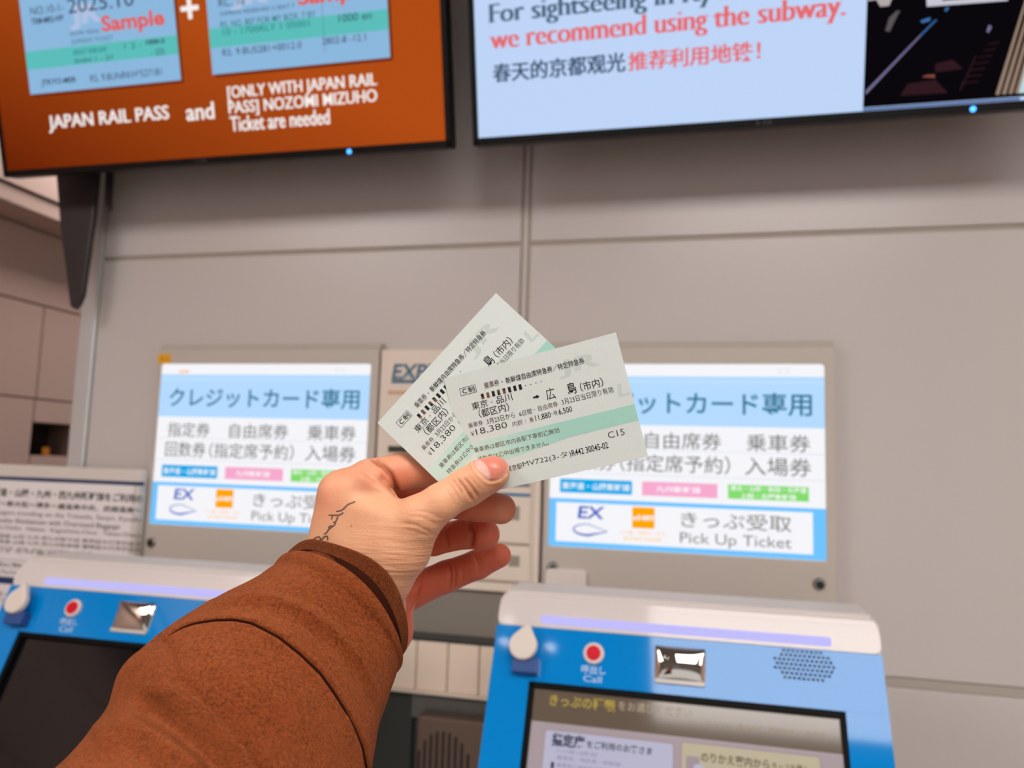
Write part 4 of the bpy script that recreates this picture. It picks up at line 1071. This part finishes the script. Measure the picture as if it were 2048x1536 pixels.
loc = cam_to_world(at(700, 1150, 380))
person = thing('person', 'person holding up two tickets: left hand with script tattoo, brown suede coat sleeve', 'person', loc)
Wd = cam_to_world(V2)
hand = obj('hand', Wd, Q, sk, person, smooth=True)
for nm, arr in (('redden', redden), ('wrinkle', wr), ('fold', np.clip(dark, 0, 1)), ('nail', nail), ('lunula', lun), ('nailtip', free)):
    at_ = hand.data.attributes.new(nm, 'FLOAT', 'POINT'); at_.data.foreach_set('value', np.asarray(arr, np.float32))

# ------------------------------------------------------------------ tattoo: ink lines lying on the skin
bvh = BVHTree.FromPolygons([Vector(v) for v in Wd], [list(map(int, q)) for q in Q])
def onskin(px, py, lift=0.00012):
    d = ray(px, py); d /= np.linalg.norm(d)
    h_ = bvh.ray_cast(Vector(CAM), Vector(d))
    return np.array(h_[0]) + np.array(h_[1]) * lift if h_[0] else None
strokes = [
 [(619.3, 1088.1, 2.0), (624.3, 1080.9, 3.1), (630.0, 1076.3, 3.1), (637.2, 1073.4, 3.1), (640.1, 1074.5, 3.1), (641.1, 1078.0, 3.1), (640.8, 1082.3, 3.1), (641.5, 1085.2, 3.1), (638.6, 1086.3, 2.0)],
 [(624.3, 1086.3, 2.0), (633.6, 1085.6, 3.1), (642.2, 1085.6, 2.0)],
 [(634.3, 1086.3, 2.0), (634.7, 1082.3, 2.0)],
 [(641.5, 1083.1, 2.0), (644.4, 1078.0, 3.1), (648.7, 1073.4, 3.1), (652.9, 1072.0, 3.1), (655.1, 1073.0, 3.1), (655.8, 1077.3, 3.1), (655.1, 1080.6, 2.0)],
 [(647.2, 1068.4, 2.0), (652.2, 1066.6, 3.1), (654.4, 1063.7, 3.1), (656.5, 1060.2, 3.1), (659.4, 1057.3, 3.1), (663.0, 1054.4, 3.1), (667.3, 1051.6, 3.1), (670.1, 1048.7, 3.1), (670.8, 1045.1, 3.1), (672.3, 1041.5, 3.1), (673.7, 1038.7, 3.1), (675.1, 1034.4, 3.1), (676.6, 1031.2, 2.0)],
 [(656.5, 1056.6, 2.0), (658.7, 1053.0, 3.1), (662.3, 1051.6, 3.1), (664.8, 1053.0, 3.1), (663.0, 1054.8, 2.0)],
 [(665.8, 1045.5, 2.0), (669.4, 1043.7, 3.1), (671.7, 1044.8, 2.0)],
 [(656.5, 1030.1, 2.0), (663.0, 1030.1, 3.1), (669.4, 1030.4, 3.1), (676.6, 1030.1, 3.1), (681.6, 1029.0, 3.1), (685.2, 1026.5, 3.1), (687.0, 1024.4, 2.0)],
 [(665.3, 1030.8, 2.0), (664.4, 1034.4, 3.1), (663.0, 1039.4, 2.0)],
 [(671.6, 1022.9, 2.0), (677.3, 1022.2, 3.1), (682.3, 1021.1, 3.1), (685.2, 1019.0, 3.1), (688.7, 1016.5, 3.1), (692.3, 1012.2, 3.1), (695.2, 1009.7, 3.1), (700.2, 1007.2, 3.1), (705.2, 1005.4, 3.1), (708.8, 1004.0, 3.1), (710.9, 1002.5, 2.0)],
]
g = Geo()
m_ink = mat('tattoo_ink', (104, 78, 62), 0.5)
for st in strokes:
    st = np.array(st, float); n = len(st)
    tt = np.linspace(0, n - 1, (n - 1) * 4 + 1); S = np.stack([np.interp(tt, np.arange(n), st[:, k]) for k in range(3)], 1)
    S[:, :2] = (np.vstack([S[:1, :2], S[:-1, :2]]) + 2 * S[:, :2] + np.vstack([S[1:, :2], S[-1:, :2]])) / 4
    T = np.gradient(S[:, :2], axis=0); T /= np.linalg.norm(T, axis=1)[:, None] + 1e-9
    nn_ = np.stack([-T[:, 1], T[:, 0]], 1)
    pts = []
    ok = True
    for q, w_ in ((1, 0), (-1, 0)):
        for i in range(len(S)):
            p = onskin(S[i, 0] + q * nn_[i, 0] * S[i, 2] * .46, S[i, 1] + q * nn_[i, 1] * S[i, 2] * .46)
            if p is None: ok = False; break
            pts.append(p)
    if ok:
        m_ = len(S); g.add(pts, [(i, i + 1, m_ + i + 1, m_ + i) for i in range(m_ - 1)], m_ink)
g.build('tattoo', person, label='dark script tattoo')
hs = onskin(702.4, 1052); 
if hs is not None:
    b_ = bmesh.new(); bmesh.ops.create_icosphere(b_, subdivisions=2, radius=0.00032)
    for v in b_.verts: v.co = Vector(hs) + v.co
    g = Geo(); g.bm(b_, mat('mole_brown', (168, 92, 60), 0.6)); g.build('mole', person)

# ------------------------------------------------------------------ sleeve
su = bpy.data.materials.new('brown_suede'); su.use_nodes = True
nt = su.node_tree; b = nt.nodes['Principled BSDF']; tc = nt.nodes.new('ShaderNodeTexCoord')
fine = noise(750, 4, .75); mid = noise(150, 4, .65); big = noise(24, 3, .5)
c1 = mix(nt, math_(nt, 'MULTIPLY_ADD', fine, 3.0, -1.0), lin((92, 36, 13)), lin((186, 95, 48)))
c1 = mix(nt, math_(nt, 'MULTIPLY_ADD', mid, 1.8, -0.75), c1, lin((172, 84, 39)))
c1 = mix(nt, math_(nt, 'MULTIPLY', big, 0.55), c1, lin((128, 54, 22)))
nt.links.new(c1, b.inputs['Base Color']); b.inputs['Roughness'].default_value = 0.95; b.inputs['Specular IOR Level'].default_value = 0.1
b.inputs['Sheen Weight'].default_value = 0.45; b.inputs['Sheen Roughness'].default_value = 0.45; b.inputs['Sheen Tint'].default_value = lin((230, 150, 100))
bp = nt.nodes.new('ShaderNodeBump'); bp.inputs['Strength'].default_value = 1.0; bp.inputs['Distance'].default_value = 0.0024
nt.links.new(math_(nt, 'MULTIPLY_ADD', mid, 0.8, fine), bp.inputs['Height']); nt.links.new(bp.outputs['Normal'], b.inputs['Normal'])
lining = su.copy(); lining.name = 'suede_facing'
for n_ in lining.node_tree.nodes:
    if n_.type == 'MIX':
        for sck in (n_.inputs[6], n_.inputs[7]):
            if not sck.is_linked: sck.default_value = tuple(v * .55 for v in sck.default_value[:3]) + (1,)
m_gapshade = mat('sleeve_gap_shade', (54, 24, 14), 0.95, spec=0.05)  # dark colour standing in for shade in the seam and cuff gap

# stations: left outline pixel, right outline pixel, distance
ST = [((553, 1129), (784, 1348), 372), ((522, 1152), (780, 1370), 368), ((474, 1184), (776, 1388), 362), ((420, 1215), (768, 1418), 354), ((352, 1258), (754, 1462), 345),
      ((290, 1308), (746, 1512), 336), ((240, 1366), (736, 1556), 328), ((216, 1440), (722, 1618), 319), ((146, 1530), (705, 1700), 307), ((20, 1660), (690, 1830), 292), ((-120, 1830), (670, 2010), 276)]
NA, NS = 400, 340
cs = []
for (l, r, z) in ST:
    a = at(*l, z); c = at(*r, z); cs.append(np.concatenate([(a + c) / 2, (c - a) / 2]))
cs = np.array(cs)
ss = np.linspace(0, len(ST) - 1, NS)
def spline(y):
    x = np.arange(len(y)); m = np.gradient(y, axis=0)
    i = np.clip(ss.astype(int), 0, len(y) - 2); t = (ss - i)[:, None]
    return (2 * t ** 3 - 3 * t ** 2 + 1) * y[i] + (t ** 3 - 2 * t ** 2 + t) * m[i] + (-2 * t ** 3 + 3 * t ** 2) * y[i + 1] + (t ** 3 - t ** 2) * m[i + 1]
cc = spline(cs)
AXS = np.gradient(-cc[:, :3], axis=0); AXS /= np.linalg.norm(AXS, axis=1)[:, None]
for _ in range(400):
    p_ = np.vstack([2 * AXS[:1] - AXS[1:2], AXS, 2 * AXS[-1:] - AXS[-2:-1]]); AXS = (p_[:-2] + 2 * p_[1:-1] + p_[2:]) / 4
kk = np.arange(NS) / NS; co_ = np.polyfit(kk, AXS, 2); AXS = 0.25 * AXS + 0.75 * np.stack([np.polyval(co_[:, k], kk) for k in range(3)], 1)
AXS /= np.linalg.norm(AXS, axis=1)[:, None]
def tube(shrink=0.0, s_idx=range(NS), bulge=1.0):
    R_ = []
    for i in s_idx:
        c, hw = cc[i, :3], cc[i, 3:]
        ax = AXS[i]
        u = hw - ax * hw.dot(ax) * 0.0
        r = np.linalg.norm(hw); u = hw / r
        # depth direction: leans so the mouth faces away from the viewer
        v = np.cross(u, ax); v /= np.linalg.norm(v)
        if v[2] > 0: v = -v                     # towards the viewer
        k = 1 - shrink / r
        for q in range(NA):
            a = 2 * math.pi * q / NA
            R_.append(c + r * k * (u * math.cos(a) + v * (0.92 + (0.24 * max(0, 1 - i / 150) ** 1.2 if math.sin(a) > 0 else 0)) * math.sin(a)))
    return np.array(R_)
sv = tube()
TUBE = [(i * NA + q, i * NA + (q + 1) % NA, (i + 1) * NA + (q + 1) % NA, (i + 1) * NA + q) for i in range(NS - 1) for q in range(NA)]
SQ = np.array(TUBE)
SN = vnormals(sv, SQ)
if (SN * (sv - np.repeat(cc[:, :3], NA, 0))).sum() < 0: SN = -SN
SPx = to_px(sv); sfront = ((SN * -sv).sum(1) > 0)
sd_ = np.zeros(len(sv))
def fold(pts, h_, w_, taper=False, sharp=None):
    d, t = poly_dist(SPx, pts); a = np.exp(-(d / w_) ** 2)
    if taper: a *= np.clip(np.sin(np.pi * np.clip(t, 0, 1)) * 1.5, 0, 1)
    sd_[:] += h_ * a * sfront
SEAM = [(326, 1280), (345, 1266), (368, 1254), (392, 1246), (430, 1240), (470, 1239), (505, 1246), (560, 1275), (600, 1307), (640, 1345), (668, 1384), (690, 1420), (712, 1463), (725, 1495), (734, 1540), (738, 1600)]
RIDGE = [(390, 1222), (423, 1206), (481, 1194), (535, 1194), (590, 1212), (644, 1244), (691, 1284), (727, 1331), (749, 1378), (757, 1420)]
fold(SEAM, -3.0, 3.4); fold([(x - 6, y + 8) for x, y in SEAM], 0.9, 9); fold([(x + 5, y - 7) for x, y in SEAM], 0.6, 8)
fold(RIDGE, 2.3, 8, True); fold([(x - 12, y + 22) for x, y in RIDGE], -1.3, 15, True); fold([(x + 10, y - 20) for x, y in RIDGE], -1.0, 14, True)
LOBE = [(322, 1300), (331, 1340), (349, 1372), (395, 1408), (440, 1450), (478, 1498), (505, 1545), (530, 1600)]
d_, t_ = poly_dist(SPx, LOBE)
side = poly_sdf(SPx, LOBE + [(300, 1700), (0, 1700), (0, 1450), (200, 1300), (290, 1290)])
sd_ += sfront * (5.5 * np.clip((SPx[:, 1] - 1300) / 90, 0, 1) * np.clip(.5 - side / 10.0, 0, 1) * np.exp(-np.clip(-side, 0, 999) / 55.0))          # a fold of cloth lapping over
sd_ -= sfront * 1.2 * np.exp(-((side - 14) / 14.0) ** 2) * (side > 0)
fold([(300, 1420), (345, 1450), (400, 1490), (450, 1540), (470, 1580)], -5.5, 27)
fold([(210, 1470), (270, 1450), (330, 1475), (390, 1536)], 2.4, 20)
fold([(180, 1530), (260, 1500), (320, 1540)], -1.6, 20)
fold([(470, 1300), (520, 1320), (560, 1370)], -0.5, 26); fold([(520, 1140), (560, 1150), (600, 1170)], 0.6, 18, True); fold([(560, 1180), (640, 1200), (700, 1250)], -0.5, 22)
fold([(690, 1440), (700, 1490), (706, 1560)], 0.8, 12)
rng = np.random.RandomState(3)
for _ in range(26):                                     # soft random dents of the heavy cloth
    x, y = rng.uniform(150, 760), rng.uniform(1120, 1560); d = np.hypot(SPx[:, 0] - x, SPx[:, 1] - y); sd_ += rng.uniform(-.7, .7) * np.exp(-(d / rng.uniform(18, 45)) ** 2)
for i in range(14): sd_[i * NA:(i + 1) * NA] += 1.2 * (1 - i / 14) ** 2          # the stitched edge stands up a little
sv2 = sv + SN * sd_[:, None]
# the outer cloth ends in a thick edge that turns in
idx0 = np.arange(NA)
ax0 = cc[0, :3] - cc[8, :3]; ax0 /= np.linalg.norm(ax0)
ang = 2 * np.pi * np.arange(NA) / NA
lipshape = 0.3 + 5.5 * np.exp(-((ang - 1.85) / 1.1) ** 2) + .2 * np.sin(5 * ang)
rows = [sv2.reshape(NS, NA, 3)]
r0 = rows[0][0].copy(); ctr = cc[0, :3]
rows[0][0] = r0 + ax0 * lipshape[:, None]
def inward(R_, amt): 
    d = R_ - R_.mean(0); d -= np.outer(d @ ax0, ax0); return R_ - d / np.linalg.norm(d, axis=1)[:, None] * amt
e1 = inward(rows[0][0] + ax0 * 0.55, 0.45); e2 = inward(rows[0][0] + ax0 * 0.45, 1.2); e3 = inward(rows[0][2], 1.9); e4 = inward(rows[0][6], 3.0)
AllR = np.concatenate([np.stack([e4, e3, e2, e1]), rows[0]])
def tubefaces(n, flip=False):
    return [(i * NA + q, i * NA + (q + 1) % NA, (i + 1) * NA + (q + 1) % NA, (i + 1) * NA + q) for i in range(n - 1) for q in range(NA)]
SV = AllR.reshape(-1, 3)
sleeve = obj('coat_sleeve', cam_to_world(SV), tubefaces(len(AllR)), su, person, smooth=True)
# darker facing showing inside the cuff
up = np.clip(np.sin(ang), 0, 1)
ext = lipshape + 1.0 + 6.6 * np.clip(np.sin(ang + .25), 0, 1) ** .8 * (1 - .75 * np.exp(-((ang - 2.25) / .65) ** 2)) + 1.6 * np.exp(-((ang - 0.02) / .35) ** 2) + 1.6 * np.exp(-((ang - 2 * np.pi) / .35) ** 2) + 1.3 * np.exp(-((ang - 2.75) / .3) ** 2)
base_ = inward(sv2.reshape(NS, NA, 3)[0], 3.6)
fw = 1.1 + 2.9 * np.exp(-((ang - 2.3) / .75) ** 2)
def flare(R_, t_, extra=0.0):
    d = R_ - R_.mean(0); d -= np.outer(d @ ax0, ax0); d /= np.linalg.norm(d, axis=1)[:, None]
    return R_ + d * (fw * t_ ** 1.4 - extra)[:, None]
fr = [inward(sv2.reshape(NS, NA, 3)[10], 4.4)]
fr.append(inward(sv2.reshape(NS, NA, 3)[4], 3.9))
for t_ in np.linspace(0, 1, 10): fr.append(flare(base_ + ax0 * (ext * t_)[:, None], t_))
fr.append(flare(base_ + ax0 * (ext + .7)[:, None], 1.0, 0.5)); fr.append(flare(base_ + ax0 * (ext + .5)[:, None], 1.0, 1.3)); fr.append(flare(base_ + ax0 * (ext - 1.0)[:, None], 1.0, 1.9)); fr.append(inward(base_ - ax0 * 9, 2.4))
fr = np.stack(fr)
ff = tubefaces(len(fr)); fm_ = [1 if (k // NA) < 6 else 0 for k in range(len(ff))]  # inner rows coloured dark: painted shade of the gap behind the edge
obj('cuff_facing', cam_to_world(fr.reshape(-1, 3)), ff, [lining, m_gapshade], sleeve, fm_, smooth=True, label='darker turned-out cuff facing')
# thin dark tube along the seam: painted shade of its gap
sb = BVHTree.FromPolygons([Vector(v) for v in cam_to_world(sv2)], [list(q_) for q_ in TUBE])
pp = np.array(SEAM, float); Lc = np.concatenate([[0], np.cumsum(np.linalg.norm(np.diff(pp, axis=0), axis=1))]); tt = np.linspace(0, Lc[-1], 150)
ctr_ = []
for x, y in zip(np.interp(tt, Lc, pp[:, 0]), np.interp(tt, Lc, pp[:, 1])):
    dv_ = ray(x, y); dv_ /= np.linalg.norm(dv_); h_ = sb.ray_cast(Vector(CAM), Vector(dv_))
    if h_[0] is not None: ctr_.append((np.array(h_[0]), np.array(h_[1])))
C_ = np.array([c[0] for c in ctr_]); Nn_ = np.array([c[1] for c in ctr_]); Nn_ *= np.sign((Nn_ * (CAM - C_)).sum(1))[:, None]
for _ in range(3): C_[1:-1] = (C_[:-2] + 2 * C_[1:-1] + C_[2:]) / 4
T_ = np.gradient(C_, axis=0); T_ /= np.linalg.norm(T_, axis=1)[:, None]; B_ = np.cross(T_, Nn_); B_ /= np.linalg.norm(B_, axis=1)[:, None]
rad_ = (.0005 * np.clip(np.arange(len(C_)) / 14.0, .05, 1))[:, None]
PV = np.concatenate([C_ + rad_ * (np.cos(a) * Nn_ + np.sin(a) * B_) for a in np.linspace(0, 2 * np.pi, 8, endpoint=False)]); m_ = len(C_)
obj('seam_shade_line', PV, [(k * m_ + i, k * m_ + i + 1, ((k + 1) % 8) * m_ + i + 1, ((k + 1) % 8) * m_ + i) for k in range(8) for i in range(m_ - 1)], m_gapshade, sleeve, smooth=True)
# ================================================================== the two tickets
tk = bpy.data.materials.new('ticket_paper'); tk.use_nodes = True
nt = tk.node_tree; b = nt.nodes['Principled BSDF']; tc = nt.nodes.new('ShaderNodeTexCoord')
c = mix(nt, noise(900, 4, .7), lin((200, 208, 203)), lin((220, 224, 220)))
c = mix(nt, math_(nt, 'MULTIPLY', noise(70, 3), .6), c, lin((206, 216, 211)))
nt.links.new(c, b.inputs['Base Color']); b.inputs['Roughness'].default_value = 0.6; b.inputs['Specular IOR Level'].default_value = 0.25
bp = nt.nodes.new('ShaderNodeBump'); bp.inputs['Strength'].default_value = 0.25; bp.inputs['Distance'].default_value = 0.0001
nt.links.new(noise(1400, 3), bp.inputs['Height']); nt.links.new(bp.outputs['Normal'], b.inputs['Normal'])
m_band = mat('ticket_green', (166, 208, 196), 0.6, spec=0.25); m_band2 = mat('ticket_pale_green', (190, 220, 209), 0.6, spec=0.25); m_mark = mat('ticket_watermark', (194, 204, 198), 0.6, spec=0.25)
m_tink = mat('ticket_ink', (34, 30, 32), 0.6, spec=0.2); m_tbrown = mat('ticket_brown_ink', (116, 84, 66), 0.6, spec=0.2); m_tgrey = mat('ticket_faint_ink', (92, 70, 66), 0.6, spec=0.2)
TW, TH = float(np.linalg.norm(_tr - _tl)), 0.0575      # close to the usual 85 x 57.5 mm

def ticket(P, label, curl):
    """P: plane with origin at the ticket's top left corner"""
    P.warp = lambda u, v: curl * ((u / TW - .5) ** 2 - .25) + 0.0
    t = thing('train_ticket', label, 'ticket', P.pt([(TW * .2, -TH * .9, 0)])[0], 'train tickets held in the hand')
    g = Geo(P); n = 40
    us = np.linspace(0, TW, n + 1); th = 0.00011
    V = [(u, v, w) for u in us for (v, w) in ((0, th), (-TH, th), (-TH, -th), (0, -th))]
    fs = []
    for i in range(n):
        for k in range(4): fs.append((4 * i + k, 4 * i + (k + 1) % 4, 4 * i + 4 + (k + 1) % 4, 4 * i + 4 + k))
    fs += [(0, 3, 2, 1), (4 * n, 4 * n + 1, 4 * n + 2, 4 * n + 3)]
    g.add(V, fs, tk); g.build('paper', t)
    mm = 0.001
    # the print is laid out once, on the front ticket, and is the same on both
    X = lambda x, y: TKT.uv(x, y)
    q = lambda hpx: hpx * 0.000234
    g = Geo(P)
    nb = 9
    for k in range(nb):                                  # the green bar is printed paler towards the left
        f_ = k / (nb - 1)
        m = mat('ticket_green_%d' % k, tuple(np.array((198, 222, 212)) * (1 - f_) + np.array((160, 206, 192)) * f_), 0.6, spec=0.25)
        ua, ub = TW * (0.0 + 0.62 * k / nb), TW * (0.62 * (k + 1) / nb)
        if k == nb - 1: ub = TW
        up_ = lambda u: X(924, 892)[1] + (X(1269, 808)[1] - X(924, 892)[1]) * (u - X(924, 892)[0]) / (X(1269, 808)[0] - X(924, 892)[0])
        lo_ = lambda u: X(1127, 877)[1] + (X(1278, 840)[1] - X(1127, 877)[1]) * (u - X(1127, 877)[0]) / (X(1278, 840)[0] - X(1127, 877)[0]) - max(0, (TW * .62 - u)) * .10
        V = []
        us_ = np.linspace(ua, ub, 6)
        for u in us_: V += [(u, lo_(u), .00015), (u, up_(u), .00015)]
        g.add(V, [(2 * i, 2 * i + 2, 2 * i + 3, 2 * i + 1) for i in range(5)], m)
    g.build('green_band', t)
    g = Geo(P)
    def JRm(p, w_, h_, txt):
        c_ = X(*p); write(g, txt, c_[0] - q(w_) / 2, c_[0] + q(w_) / 2, c_[1], q(h_), m_mark, w=.000145, weight=0.03, res=4, slant=0.12)
    JRm((1158, 731), 84, 36, 'JR'); JRm((1247, 779), 22, 26, 'L'); 
    g.build('watermark', t)
    g = Geo(P); W = .00017
    def T(txt, p0, p1, h, m=m_tink, **k):
        a_ = X(*p0); b_ = X(*p1); write(g, txt, a_[0], b_[0], (a_[1] + b_[1]) / 2, q(h), m, w=W, res=3, **k)
    bl, tr = X(920.4, 784.5), X(952.3, 776.6); cv = (bl[1] + tr[1]) / 2; hb = q(7.8); e_ = .00022
    for r_ in ((bl[0], tr[0], cv + hb - e_, cv + hb), (bl[0], tr[0], cv - hb, cv - hb + e_), (bl[0], bl[0] + e_, cv - hb, cv + hb), (tr[0] - e_, tr[0], cv - hb, cv + hb)): g.rect(*r_, W, m_tink)
    T('C', (925, 783.3), (933.6, 781.2), 9.5, weight=0.015); T('制', (936.3, 780.3), (949.2, 777.2), 11, weight=0.012)
    T('乗車券', (968.3, 771.6), (998.2, 764.4), 13, m_tgrey, weight=0.008); T('・', (1003, 763.9), (1005.4, 763.6), 2.4, weight=0.03); T('新幹線自由席特急券／特定特急券', (1011.3, 761.3), (1168.6, 721.0), 13, weight=0.010)
    for k in range(8):
        c_ = X(965.4 + 10.76 * k, 792.7 - 2.67 * k); du, dv = q(3.0), q(5.5)
        m = (m_tink, m_tbrown, m_tink, m_tbrown, m_tbrown, m_tink, m_tink, m_tink)[k]
        g.rect(c_[0] - du, c_[0] + du, c_[1] - dv, c_[1] + dv, W, m)
        if k == 0: g.rect(c_[0] - du, c_[0] + du, c_[1] - dv, c_[1] - dv * .25, W + .00001, m_tbrown)
        if k == 3: g.flat([(c_[0] - du, c_[1] + dv), (c_[0] - du, c_[1] - dv), (c_[0] + du, c_[1] - dv)], W + .00001, m_tink)
        if k == 4: g.flat([(c_[0] - du, c_[1] + dv), (c_[0] + du, c_[1] - dv * .4), (c_[0] + du, c_[1] + dv)], W + .00001, m_tink)
    for k in range(4): c_ = X(1051.1 + 10.5 * k, 771.4 - 2.8 * k); g.disc(c_[0], c_[1], .00026, .00013, W, m_tink, seg=8)
    T('東京', (943.5, 812.6), (975.3, 806.2), 15.5, weight=0.004); T('・', (982.3, 804.4), (984.6, 804), 2.2, weight=0.03); T('品川', (992.5, 800.6), (1024.3, 793.6), 15, weight=0.004)
    T('（都区内）', (957.6, 827.4), (1018, 813.6), 17.5, weight=0.006)
    a_ = X(1066.5, 795.3); b_ = X(1079.5, 792.2); vm = (a_[1] + b_[1]) / 2
    g.rect(a_[0], a_[0] + (b_[0] - a_[0]) * .6, vm - q(1.8), vm + q(1.8), W, m_tink); g.flat([(a_[0] + (b_[0] - a_[0]) * .5, vm - q(4.4)), (b_[0], vm), (a_[0] + (b_[0] - a_[0]) * .5, vm + q(4.4))], W, m_tink)
    T('広', (1092.0, 789.6), (1110, 785.4), 23, weight=0.002); T('島', (1135, 778.6), (1152.2, 774.4), 23.5, weight=0.008); T('（市内）', (1160.2, 774.6), (1206, 763.6), 18, weight=0.006)
    T('乗車券', (936.5, 851.4), (966.1, 845.2), 10.5, m_tgrey); T('3月23日から', (973.4, 843.2), (1030.2, 830.2), 11.5); T('6日間', (1038.5, 828.2), (1063.5, 822.2), 10.5); T('・', (1068, 819.6), (1070, 819.2), 2); T('自由席券', (1076.4, 817.2), (1115.7, 807.2), 11, m_tgrey); T('3月23日当日限り有効', (1123.3, 804.2), (1226.4, 778.4), 12.5)
    T('￥', (941.7, 868.2), (948.6, 866.4), 10, m_tgrey); T('18,380', (952.1, 864.8), (1014.1, 850.0), 14, weight=-0.008); T('内訳', (1025, 848.6), (1045.3, 843.8), 11, m_tgrey); T('：', (1050.6, 842.9), (1052.4, 842.5), 6, m_tgrey); T('乗', (1058.9, 840.2), (1067.2, 838.4), 10, m_tbrown); T('11,880', (1070.8, 837.4), (1101.6, 829.6), 13, weight=0.004); T('・特', (1103.4, 827.8), (1114.5, 825.2), 10); T('6,500', (1117.4, 825.0), (1144.4, 818.2), 13, weight=0.004)
    T('乗車券は都区市内各駅下車前途無効', (947.9, 900.4), (1118.7, 860.4), 11, m_tgrey, weight=0.006)
    T('特急券は途中出場できません。', (955, 919.0), (1097.4, 885.6), 10.5, m_tgrey, weight=0.006)
    T('東京駅', (1013.6, 938.4), (1044.3, 931.2), 12, m_tgrey, weight=0.004); T('MV722(3-タ)', (1045.8, 929.6), (1142.3, 907.2), 14.5, weight=-0.008); T('R442 30045-02', (1143.9, 906.6), (1215.9, 889.4), 12.5, weight=0.008)
    T('C15', (1215.9, 870.8), (1248.7, 863.0), 12.5, m_tgrey)
    g.build('printed_text', t)
    return t

PF = Plane(TKT.O, TKT.U, TKT.V)
ticket(PF, 'front train ticket with green band, lying over the other under the thumb', 0.0)
# the back ticket splays away a little behind the front one
_w = [cam_to_world(at(x, y, 366.9 - .02896 * (x - 888) - .00604 * (y - 757))) for x, y in ((754.9, 845.6), (996.9, 580.6), (877.5, 958.2))]
Ub = _w[1] - _w[0]; Vb = _w[0] - _w[2]
PB = Plane(_w[0], Ub, Vb)
ticket(PB, 'back train ticket fanned out steeply behind the front one', 0.0)
